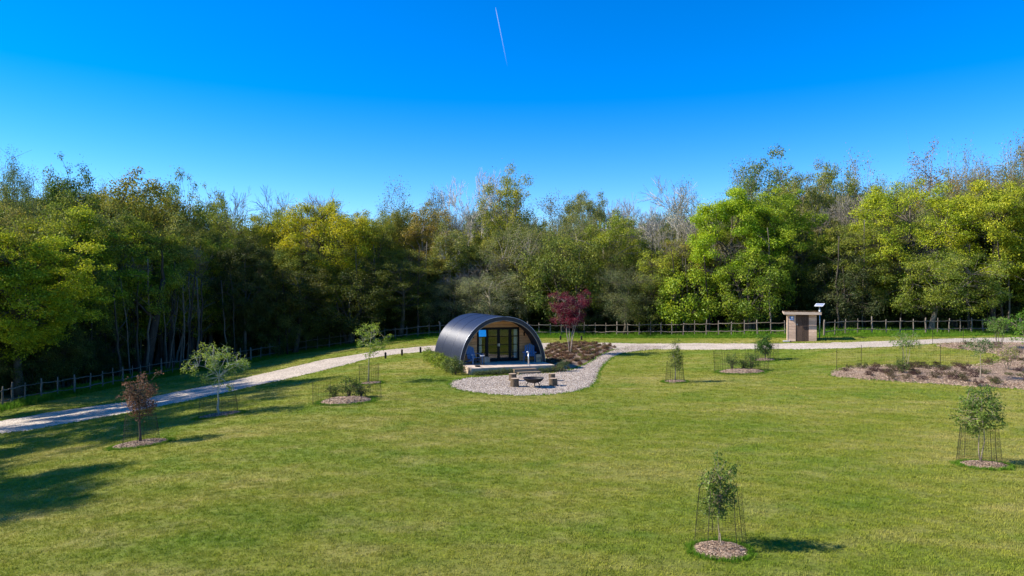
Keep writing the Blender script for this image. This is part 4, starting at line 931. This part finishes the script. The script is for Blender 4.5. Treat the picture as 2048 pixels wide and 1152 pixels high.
# 2 pale barked apple
x, y = mound(440, 831, 86, .60, .08, 'wood chip ring under the pale barked apple tree', 700, .055, 12)
sapling('apple_tree', x, y, 'pale barked spreading apple tree with fresh green leaves at left', (0.22, 0.29, 0.045), (0.42, 0.41, 0.36), 0.2, seed=123, H=3.1, Rr=1.2, zb=1.3, tr=.05, nlimb=9, nclump=85, lpc=36, leaf=.07, cr=.15, flat=1.0, inner=.25, vase=.2, twigs=5, lobes=.35, trunktop=.35)
guard(x - .05, y, .72, .66, .80, 'short net guard around the pale barked apple tree', 5)
# 3 slim tree left of the pod
x, y = mound(742, 767, 44, .5, .05, 'small mulch ring under the slim young tree left of the pod', 260, .06, 13)
sapling('slim_sapling', x - .15, y, 'slim young tree with upswept light green branches left of the pod', (0.23, 0.30, 0.035), (0.30, 0.28, 0.18), 1.2, seed=132, H=3.1, Rr=1.0, zb=1.35, tr=.032, nlimb=8, nclump=62, lpc=26, leaf=.085, cr=.17, flat=.8, inner=.2, lean=(.35, 0), vase=.3, twigs=4, lobes=.3)
guard(x - .1, y, .5, .5, 1.0, 'netting guard around the slim young tree left of the pod', 6, w=.004)
# 4 shrub mound
x, y = mound(692, 803, 104, .85, .16, 'oval wood chip mound with green shrubs left of the patio', 900, .06, 14)
SH = [leafy('low_shrub', 700 + i, .62, .42, .03, .02, 8, 34, 26, .055, .13, .8, .3, stems=5, twigs=5, lobes=.35) for i in range(3)]
def low_shrub(px, py, s, sz, label, col, name='low_shrub', i=0, grp='low shrubs on the wood chip beds', rise=.08, bark=(0.09, 0.07, 0.05)):
    x, y = G(px, py); r = empty(name, (x, y, tz(x, y) + rise), px * 1.7); tag(r, label, 'shrub', grp); link('stems', SH[i][0], M['bark'], r, scale=(s, s, sz), color=bark); link('crown', SH[i][1], M['leaf'], r, scale=(s, s, sz), color=tuple(c * 1.2 for c in col))
low_shrub(668, 800, .85, 1.0, 'smaller left shrub on the oval mound left of the patio', (0.09, 0.13, 0.02), i=0)
low_shrub(698, 797, 1.15, 1.3, 'tallest middle shrub on the oval mound left of the patio', (0.08, 0.13, 0.02), i=1)
low_shrub(722, 796, 1.0, .95, 'wide right shrub on the oval mound left of the patio', (0.08, 0.12, 0.025), i=2)
guard(x, y, 1.35, 1.32, .85, 'faint net guard around the oval shrub mound left of the patio', 7, n=60, w=.0022, canes=6)
# 5 columnar dark sapling
x, y = mound(1350, 764, 46, .5, .06, 'small mulch ring under the dark columnar sapling right of the patio', 400, .055, 15)
sapling('dark_sapling', x, y, 'dark dense sapling with a bent tip right of the patio', (0.11, 0.15, 0.02), (0.22, 0.2, 0.17), 2.0, seed=141, H=1.95, Rr=.33, zb=.55, tr=.03, nlimb=8, nclump=55, lpc=36, leaf=.06, cr=.15, flat=.9, inner=.1, lean=(-.12, 0), lobes=.35, twigs=3)
guard(x, y, .52, .42, 1.05, 'net guard around the dark columnar sapling', 8, w=.004)
# 6 netted mound with three shrubs
x, y = mound(1483, 744, 90, .9, .12, 'wood chip mound with three small shrubs right of the patio path', 800, .065, 16)
low_shrub(1464, 742, .9, 1.3, 'left shrub of the three on the netted mound', (0.10, 0.16, 0.03), i=1); low_shrub(1489, 741, .8, .95, 'middle shrub of the three on the netted mound', (0.08, 0.13, 0.025), i=0); low_shrub(1503, 741, 1.0, 1.5, 'right shrub of the three on the netted mound', (0.11, 0.17, 0.03), i=2)
guard(x, y, 1.45, 1.5, 1.15, 'wide netting round the three shrub mound', 9, n=64, w=.0035, canes=7)
# 7 leafy small tree near the track
x, y = mound(1529, 720.5, 42, .7, .08, 'mulch ring under the small leafy tree nearest the hut', 350, .065, 17)
sapling('leafy_sapling', x, y, 'small dense leafy tree by the track nearest the hut', (0.07, 0.15, 0.02), (0.15, 0.12, 0.09), .5, seed=151, H=1.6, Rr=.45, zb=.3, tr=.035, nlimb=8, nclump=60, lpc=50, leaf=.075, cr=.16, flat=.9, inner=.1, lobes=.25, twigs=3)
guard(x + .1, y, .75, .75, 1.15, 'netting around the small leafy tree nearest the hut', 10, w=.0035)
# 8 front sapling
x, y = mound(1441, 1102, 108, .42, .05, 'wood chip ring under the nearest sapling at bottom right', 1900, .034, 18)
x, y = G(1437, 1092)
sapling('near_sapling', x, y, 'nearest sapling with small round green leaves at the bottom of the lawn', (0.13, 0.185, 0.03), (0.30, 0.24, 0.17), .5, seed=166, H=1.68, Rr=.34, zb=.42, tr=.011, nlimb=9, nclump=85, lpc=34, leaf=.042, cr=.10, flat=1.0, inner=.0, lobes=.35, twigs=4, asp=.85)
guard(x + .03, y + .05, .46, .36, 1.02, 'net guard on dark canes around the nearest sapling', 12, n=44, w=.0012, canes=5, nh=24)
MB().tube([(0, 0, 0), (-.02, 0, .26)], .009, 6).obj('pale_stake', M['stake'], loc=(x + .03, y - .05, tz(x, y))); tag(bpy.data.objects['pale_stake'], 'short pale wooden stake in the nearest wood chip ring', 'stake')
# 9 right sapling
x, y = mound(1968, 931, 92, .42, .05, 'wood chip ring under the leaning sapling at the right', 1300, .04, 19)
x, y = G(1961, 927)
sapling('right_sapling', x, y, 'wide crowned sapling with two pale stems near the right edge', (0.13, 0.19, 0.03), (0.32, 0.26, 0.2), 1.2, seed=171, H=2.1, Rr=.54, zb=.8, tr=.017, nlimb=9, nclump=110, lpc=38, leaf=.05, cr=.13, flat=.9, inner=.1, lobes=.35, twigs=4, stems=2, asp=.8)
guard(x - .03, y + .05, .54, .46, 1.0, 'net guard around the wide crowned sapling near the right edge', 13, n=44, w=.002, canes=4, nh=22)
# saplings in the long mulch bed
def bedtree(px, py, top, wpx, seed, label, col, bark, **k):
    x, y = G(px, py); z = tz(x, y); H = CAMH + (576 - top) * y / FPX - z; w = wpx / FPX * y / 2
    sapling('bed_sapling', x, y, label, col, bark, seed, seed=seed, H=H, Rr=w, tr=.022, nlimb=9, inner=.1, lobes=.35, twigs=4, **k)
bedtree(1812, 738, 664, 56, 181, 'three stemmed light green young tree at the front of the long mulch bed', (0.15, 0.23, 0.045), (0.34, 0.30, 0.2), zb=1.1, nclump=55, lpc=18, leaf=.08, cr=.17, flat=.7, stems=3)
bedtree(1961, 765, 675, 54, 182, 'thin stemmed young tree standing in the near right of the long mulch bed', (0.10, 0.17, 0.04), (0.4, 0.33, 0.25), zb=1.35, nclump=60, lpc=15, leaf=.07, cr=.16, flat=.8)
bedtree(2000, 700, 628, 62, 183, 'bushy green young tree at the far side of the long mulch bed', (0.11, 0.19, 0.03), (0.2, 0.17, 0.12), zb=1.0, nclump=70, lpc=24, leaf=.09, cr=.22, flat=.8, stems=4)
bedtree(2052, 712, 622, 60, 184, 'bright green young tree cut by the right picture edge in the mulch bed', (0.12, 0.24, 0.02), (0.2, 0.17, 0.12), zb=.9, nclump=70, lpc=26, leaf=.09, cr=.22, flat=.8, stems=3)
bedtree(2015, 745, 690, 50, 185, 'sparse yellowish young tree in the middle right of the long mulch bed', (0.20, 0.21, 0.05), (0.25, 0.2, 0.14), zb=.4, nclump=40, lpc=14, leaf=.08, cr=.2, flat=.8, stems=3)
low_shrub(1804, 752, .7, 1.3, 'upright green shrub in the front part of the long mulch bed', (0.08, 0.13, 0.02), i=1)
# net fence along the grass side of the long bed
ng = GP([(1673, 742), (1722, 735), (1805, 735), (1880, 735), (1942, 734)]); r = empty('net_fence', (*ng[0], tz(*ng[0]))); tag(r, 'low green net fence on thin posts along the long mulch bed', 'net fence')
Pn = resample(ng, .12); o0 = np.array((*ng[0], tz(*ng[0]))); P0 = [(a, b_, tz(a, b_)) - o0 for a, b_ in Pn]; P1 = [p_ + np.array([0, 0, 1.12 + .02 * math.sin(i * .2)]) for i, p_ in enumerate(P0)]; netting(P0, P1, 0, 12, .0022, r, False)
for a, b_ in ng[:-1]: MB().tube([(a - o0[0], b_ - o0[1], tz(a, b_) - o0[2]), (a - o0[0] + .02, b_ - o0[1], tz(a, b_) - o0[2] + 1.25)], .014, 5).obj('post', M['cane'], r)
# second run on the track side
ng = GP([(1865, 690), (1960, 687), (2070, 688)]); r = empty('net_fence', (*ng[0], tz(*ng[0]))); tag(r, 'low green net fence along the track side of the mulch bed', 'net fence')
Pn = resample(ng, .14); o0 = np.array((*ng[0], tz(*ng[0]))); P0 = [(a, b_, tz(a, b_)) - o0 for a, b_ in Pn]; P1 = [p_ + np.array([0, 0, 1.1]) for p_ in P0]; netting(P0, P1, 0, 10, .002, r, False)
for a, b_ in resample(ng, 2.2): MB().tube([(a - o0[0], b_ - o0[1], tz(a, b_) - o0[2]), (a - o0[0] + .02, b_ - o0[1], tz(a, b_) - o0[2] + 1.2)], .014, 5).obj('post', M['cane'], r)
# small heathers in rows in the long bed
rr = random.Random(21); BP = [leafy('bedding', 720 + i, .26, .3, .0, .01, 6, 16, 26, .04, .1, .7, .1, stems=4, twigs=6) for i in range(2)]
k = 0; tries = 0
while k < 70 and tries < 3000:
    tries += 1; px = rr.uniform(1690, 2060); py = rr.uniform(690, 775); x, y = G(px, py)
    if not inpoly([(x, y)], BED)[0]: continue
    k += 1; r = empty('bedding_plant', (x, y, tz(x, y) + .10), rr.uniform(0, 6)); ci_ = rr.randrange(4); where = 'at the hut end' if px < 1800 else 'in the middle' if px < 1930 else 'at the right end'
    tag(r, ['reddish brown', 'dull olive', 'green', 'dark purple-brown'][ci_] + ' low heather tuft ' + where + ' of the long mulch bed', 'plant', 'heather tufts in the long mulch bed'); s = rr.uniform(.6, 1.2)
    link('stems', BP[k % 2][0], M['bark'], r, scale=(s, s, s), color=(0.09, 0.05, 0.035)); link('crown', BP[k % 2][1], M['leaf'], r, scale=(s, s, s), color=[(0.10, 0.055, 0.045), (0.11, 0.09, 0.04), (0.09, 0.12, 0.03), (0.07, 0.035, 0.035)][ci_])

# purple maple
x, y = G(1140, 710); z0 = tz(x, y)
tm, cm = leafy('purple_maple', 201, 4.35, 1.6, 1.7, .038, 14, 170, 105, .07, .25, .7, .15, stems=4, vase=.45, twigs=8, lobes=.4)
r = empty('purple_maple', (x, y, z0 + .1), .6); tag(r, 'purple leaved multi stemmed maple in the bed right of the pod', 'tree'); link('trunk', tm, M['bark'], r, color=(0.33, 0.27, 0.23)); link('crown', cm, M['leaf'], r, color=(0.15, 0.018, 0.036))

# heather rows beside the pod: ground cover nobody could count
hp = [leafy('heather', 740 + i, .34, .3, .0, .012, 6, 22, 40, .05, .11, .8, .1, stems=5, twigs=8, asp=.3) for i in range(3)]; hj = []
m, t, o = newmat('heather_leaf'); oi = t.nodes.new('ShaderNodeObjectInfo').outputs['Random']; rp = t.nodes.new('ShaderNodeNewGeometry').outputs['Random Per Island']
c = mix(t, 1.0, ramp(t, oi, [(0, (0.12, 0.055, 0.03)), (0.45, (0.20, 0.10, 0.055)), (0.75, (0.20, 0.14, 0.05)), (1, (0.15, 0.17, 0.035))]), ramp(t, rp, [(0, (.7, .7, .7)), (1, (1.4, 1.4, 1.4))]), 'MULTIPLY'); principled(t, o, c, .9, .1); M['heather'] = m
for tm, cm in hp: j = joinmesh('heather', [tm, cm]); j.materials.append(M['massbark']); j.materials.append(M['heather']); hj.append(j)
rs = np.random.RandomState(8); A = np.array(HEATH); P = []
far = G(1235, 694); near_ = G(1112, 744)
g = rs.uniform(A.min(0), A.max(0), (2600, 2)); g = g[inpoly(g, HEATH)]
dirv = np.array([G(1225, 697)[0] - G(1110, 735)[0], G(1225, 697)[1] - G(1110, 735)[1]]); dirv /= np.linalg.norm(dirv); nrm = np.array([-dirv[1], dirv[0]])
ph = (g - np.array(G(1110, 735))) @ nrm; row = np.abs((ph / .95 + .22 * np.sin(g[:, 0] * 1.3) + .12 * np.sin(g[:, 1] * 3.1)) % 1 - .5) + rs.normal(size=len(g)) * .06; g = g[row < .16]
dm = np.min(np.linalg.norm(g[:, None] - np.array(densify(HEATH, .3))[None], axis=2), 1); z = ter(g[:, 0], g[:, 1]) + + .02 + .12 * (1 - np.exp(-dm / .9)); n = len(g)
scatter('heather_ground_cover', np.column_stack([g, z]), np.column_stack([rs.uniform(-.3, .3, n), rs.uniform(-.3, .3, n), rs.uniform(0, 6.28, n)]), rs.uniform(.35, .68, n), hj, [])

# hedge along the pod's left side and planting along the deck
rr = random.Random(31)
HB = [leafy('hedge_bush', 760 + i, .95, .48, .0, .02, 8, 40, 46, .07, .18, .8, .2, stems=5, twigs=3) for i in range(3)]
names = ['rearmost', 'second from the rear', 'third from the rear', 'fourth from the rear', 'fifth from the rear', 'sixth from the rear', 'seventh from the rear', 'foremost']
for i in range(8):
    f = i / 7; p_ = pod_pt(-AO - .42 - .18 * f, 5.6 - 6.9 * f); s = 1.05 - .1 * f; r = empty('hedge_bush', (p_[0], p_[1], tz(p_[0], p_[1])), rr.uniform(0, 6)); tag(r, 'bright green bush beside the curved pod roof, ' + names[i], 'bush', 'bright green bushes along the pod side')
    col = (0.24, 0.31, 0.03) if i < 6 else (0.13, 0.17, 0.035); link('stems', HB[i % 3][0], M['bark'], r, scale=(s, s, s * rr.uniform(.8, 1.1)), color=BK); link('crown', HB[i % 3][1], M['leaf'], r, scale=(s, s, s * rr.uniform(.8, 1.1)), color=col)
LV = [leafy('lavender', 780 + i, .5, .34, .0, .012, 8, 34, 40, .05, .11, 1.2, .1, stems=7, twigs=8, asp=.3) for i in range(3)]
spots = [(-2.35, 'at the left front corner'), (-1.95, 'second from the left corner'), (-1.55, 'third from the left corner'), (-1.15, 'fourth from the left corner'), (-.75, 'fifth from the left corner'), (-.35, 'just left of the steps'), (1.62, 'just right of the steps'), (2.0, 'second right of the steps'), (2.4, 'third right of the steps'), (2.85, 'tallest at the right corner')]
for i, (xx, w_) in enumerate(spots):
    p_ = pod_pt(xx, DY0 - .32 + .05 * math.sin(i * 3)); r = empty('lavender_bush', (p_[0], p_[1], tz(p_[0], p_[1]) + .02), i * 1.3); tag(r, 'grey-green lavender bush along the deck front, ' + w_, 'bush', 'lavender bushes along the deck front'); s = (1.15 if i == 9 else .9); sz = (1.3 if i == 9 else rr.uniform(.42, .66))
    link('stems', LV[i % 3][0], M['bark'], r, scale=(s, s, sz), color=(.08, .08, .05)); link('crown', LV[i % 3][1], M['leaf'], r, scale=(s, s, sz), color=(0.12, 0.165, 0.05))

# ------------------------------------------------------------------ grass blades, pebbles, chips
def tuft(seed, n, h, rad, wid, splay):
    q = np.random.RandomState(seed); V = []; T = []
    for i in range(n):
        a = q.uniform(0, 6.28); r_ = rad * q.uniform() ** .5; b = np.array([math.cos(a) * r_, math.sin(a) * r_, -.005]); d_ = q.uniform(0, 6.28); L = h * q.uniform(.55, 1.2); s_ = splay * q.uniform(.2, 1)
        tip = b + np.array([math.cos(d_) * s_ * L, math.sin(d_) * s_ * L, L]); w = np.array([-math.sin(d_), math.cos(d_), 0]) * wid * .5; mid = b + (tip - b) * .5 + np.array([0, 0, L * .08])
        k = len(V); V += [b - w, b + w, mid + w * .8, mid - w * .8, tip]; T += [(k, k + 1, k + 2), (k, k + 2, k + 3), (k + 3, k + 2, k + 4)]
    return mesh_np('grass_tuft', V, None, T)
tufts = [tuft(i, 12, .042, .07, .008, .9) for i in range(6)]
rs = np.random.RandomState(3)
TRK = densify(TRACK, 3); blocks = [TRACK, PATIO, HEATH, BED]
pc, psn = math.cos(R(20)), math.sin(R(20))
def free(g):
    ok = np.ones(len(g), bool)
    for b_ in blocks: ok &= ~inpoly(g, b_)
    for (x, y, rx, ry) in ROUND: ok &= ((g[:, 0] - x) / rx) ** 2 + ((g[:, 1] - y) / ry) ** 2 > .96
    u = (g[:, 0] - POD.location.x) * pc + (g[:, 1] - POD.location.y) * psn; v = -(g[:, 0] - POD.location.x) * psn + (g[:, 1] - POD.location.y) * pc
    ok &= ~((abs(u) < 2.7) & (v > -1.8) & (v < LEN)); return ok
fence_y = lambda x: np.interp(x, [p_[0] for p_ in fl], [p_[1] for p_ in fl])
GPTS = []; GS = []
for d0, d1, dens, sc in ((10.2, 17, 170, 1.0), (17, 26, 95, 1.25), (26, 40, 42, 1.7), (40, 72, 15, 2.4)):
    w = .80 * d1 + 2; n = int(dens * (d1 - d0) * 2 * w); g = np.column_stack([rs.uniform(-w, w, n), rs.uniform(d0, d1, n)]); g = g[np.abs(g[:, 0]) < .79 * g[:, 1] + 1]
    g = g[free(g)]; g = g[g[:, 1] < fence_y(g[:, 0]) - .2]; GPTS.append(g); GS.append(np.full(len(g), sc) * rs.uniform(.7, 1.3, len(g)))
g = np.vstack(GPTS); s = np.concatenate(GS); n = len(g)
sv = np.column_stack([s, s, 1 + (s - 1) * .35])
scatter('lawn_grass', np.column_stack([g, ter(g[:, 0], g[:, 1])]), np.column_stack([rs.uniform(-.15, .15, n), rs.uniform(-.15, .15, n), rs.uniform(0, 6.28, n)]), sv, tufts, M['blades'], 1)
# longer lush grass: round the chip rings, along the verges under the fence
long_t = [tuft(40 + i, 16, .13, .09, .012, .6) for i in range(5)]; P = []; Sc = []
for (x, y, rx, ry) in ROUND:
    m_ = int(260 * (rx + ry)); a = rs.uniform(0, 6.28, m_); k = 1 + np.abs(rs.normal(size=m_)) * .12 + .0; q = np.column_stack([x + np.cos(a) * (rx * k), y + np.sin(a) * (ry * k)]); P.append(q); Sc.append(rs.uniform(.35, .75, m_))
for poly, dn, off in ((fl, 130, (-2.8, -.3)),):
    Rz = resample(poly, .05); m_ = len(Rz) * 7; i = rs.randint(0, len(Rz), m_); q = Rz[i] + np.column_stack([rs.uniform(-.2, .2, m_), rs.uniform(*off, m_)]); P.append(q); Sc.append(rs.uniform(.8, 1.9, m_) * (0.7 + .5 * (q[:, 1] > fence_y(q[:, 0]) - .8)))
for poly in (TRACK, PATIO, BED):
    D = np.array(densify(poly, .06, .04)); m_ = len(D); q = D + rs.normal(size=D.shape) * .07; P.append(q); Sc.append(rs.uniform(.35, .75, m_))
q = np.vstack(P); s = np.concatenate(Sc); ok = ~inpoly(q, [tuple(p_) for p_ in densify(TRACK, 50)]) | (rs.rand(len(q)) < .05); u_ = (q[:, 0] - POD.location.x) * pc + (q[:, 1] - POD.location.y) * psn; v_ = -(q[:, 0] - POD.location.x) * psn + (q[:, 1] - POD.location.y) * pc
ok &= ~((abs(u_) < 3.0) & (v_ > -2.6) & (v_ < LEN)); hxy = np.hypot(q[:, 0] - hx - .3, q[:, 1] - hy - .8); ok &= hxy > 1.5; q = q[ok]; s = s[ok]; n = len(q)
scatter('long_grass', np.column_stack([q, ter(q[:, 0], q[:, 1])]), np.column_stack([rs.uniform(-.15, .15, n), rs.uniform(-.15, .15, n), rs.uniform(0, 6.28, n)]), s, long_t, M['verge'], 2)
# pebbles on the patio, chips on the long bed
def peb(seed):
    q = np.random.RandomState(seed); bm = bmesh.new(); bmesh.ops.create_icosphere(bm, subdivisions=1, radius=.5)
    for v in bm.verts: v.co *= q.uniform(.8, 1.15); v.co.z *= .65
    me = bpy.data.meshes.new('pebble'); bm.to_mesh(me); bm.free(); return me
A = np.array(PATIO); g = rs.uniform(A.min(0), A.max(0), (60000, 2)); g = g[inpoly(g, PATIO)]; g = g[:24000]; n = len(g)
scatter('patio_pebbles', np.column_stack([g, ter(g[:, 0], g[:, 1]) + .03]), rs.uniform(0, 6.28, (n, 3)), rs.uniform(.025, .055, n), [peb(i) for i in range(4)], M['pebbles'], 5)
A = np.array(TRACK); g = rs.uniform(A.min(0), A.max(0), (400000, 2)); g = g[inpoly(g, TRACK)]; g = g[:26000]; n = len(g)
scatter('track_stones', np.column_stack([g, ter(g[:, 0], g[:, 1]) + .022]), rs.uniform(0, 6.28, (n, 3)), rs.uniform(.015, .035, n), [peb(i + 9) for i in range(4)], M['pebbles'], 6)
A = np.array(BED); g = rs.uniform(A.min(0), A.max(0), (60000, 2)); g = g[inpoly(g, BED)]; g = g[:26000]; n = len(g)
scatter('bed_wood_chips', np.column_stack([g, ter(g[:, 0], g[:, 1]) + .135]), np.column_stack([rs.uniform(-.5, .5, (n, 2)), rs.uniform(0, 6.28, n)]), rs.uniform(.04, .085, n), [c.mesh('chip') for c in chipm], M['chips'], 7)
# low growth and litter just behind the fence
A = np.array(WOODS[:len(fl)]); m_ = 16000; i = rs.randint(0, len(fl) - 1, m_); Rz = resample(fl, .3); i = rs.randint(0, len(Rz), m_); q = Rz[i] + np.column_stack([rs.uniform(-.5, .5, m_), rs.uniform(.5, 22, m_)])
scatter('woodland_grass', np.column_stack([q, ter(q[:, 0], q[:, 1]) + .05]), np.column_stack([rs.uniform(-.2, .2, (m_, 2)), rs.uniform(0, 6.28, m_)]), rs.uniform(1.2, 3.0, m_), long_t, M['verge'], 8)

# ------------------------------------------------------------------ vapour trail
m, t, o = newmat('vapour'); gen = t.nodes.new('ShaderNodeTexCoord').outputs['Generated']; sep = N(t, 'SeparateXYZ'); t.links.new(gen, sep.inputs[0])
fade = N(t, 'MapRange'); fade.inputs['From Min'].default_value = 0.0; fade.inputs['From Max'].default_value = 1.0; fade.inputs['To Min'].default_value = .19; fade.inputs['To Max'].default_value = 0.0; t.links.new(sep.outputs[1], fade.inputs[0])
d = N(t, 'BsdfDiffuse', Color=(.9, .9, .92, 1)); tl = N(t, 'BsdfTranslucent', Color=(.9, .9, .92, 1)); ad = N(t, 'MixShader', Fac=.5); tp = N(t, 'BsdfTransparent'); ms = N(t, 'MixShader')
t.links.new(d.outputs[0], ad.inputs[1]); t.links.new(tl.outputs[0], ad.inputs[2]); t.links.new(fade.outputs[0], ms.inputs[0]); t.links.new(tp.outputs[0], ms.inputs[1]); t.links.new(ad.outputs[0], ms.inputs[2]); t.links.new(ms.outputs[0], o.inputs[0])
def skypt(px, py, alt): Y = (alt - CAMH) * FPX / (576 - py); return np.array(((px - 1024) / FPX * Y, Y, alt))
a, b_ = skypt(991, 15, 1500), skypt(1015, 134, 1500); n = 24; tt = np.linspace(0, 1, n)[:, None]; q = np.random.RandomState(2)
P = a + (b_ - a) * tt; rad = np.interp(tt[:, 0], [0, .05, .3, 1], [.7, 1.9, 2.4, 2.2]) * q.uniform(.85, 1.15, n)
o = MB().tube(P, rad, 8).obj('vapour_trail', m, smooth=True); tag(o, 'thin white aircraft vapour trail high in the blue sky', 'vapour trail')
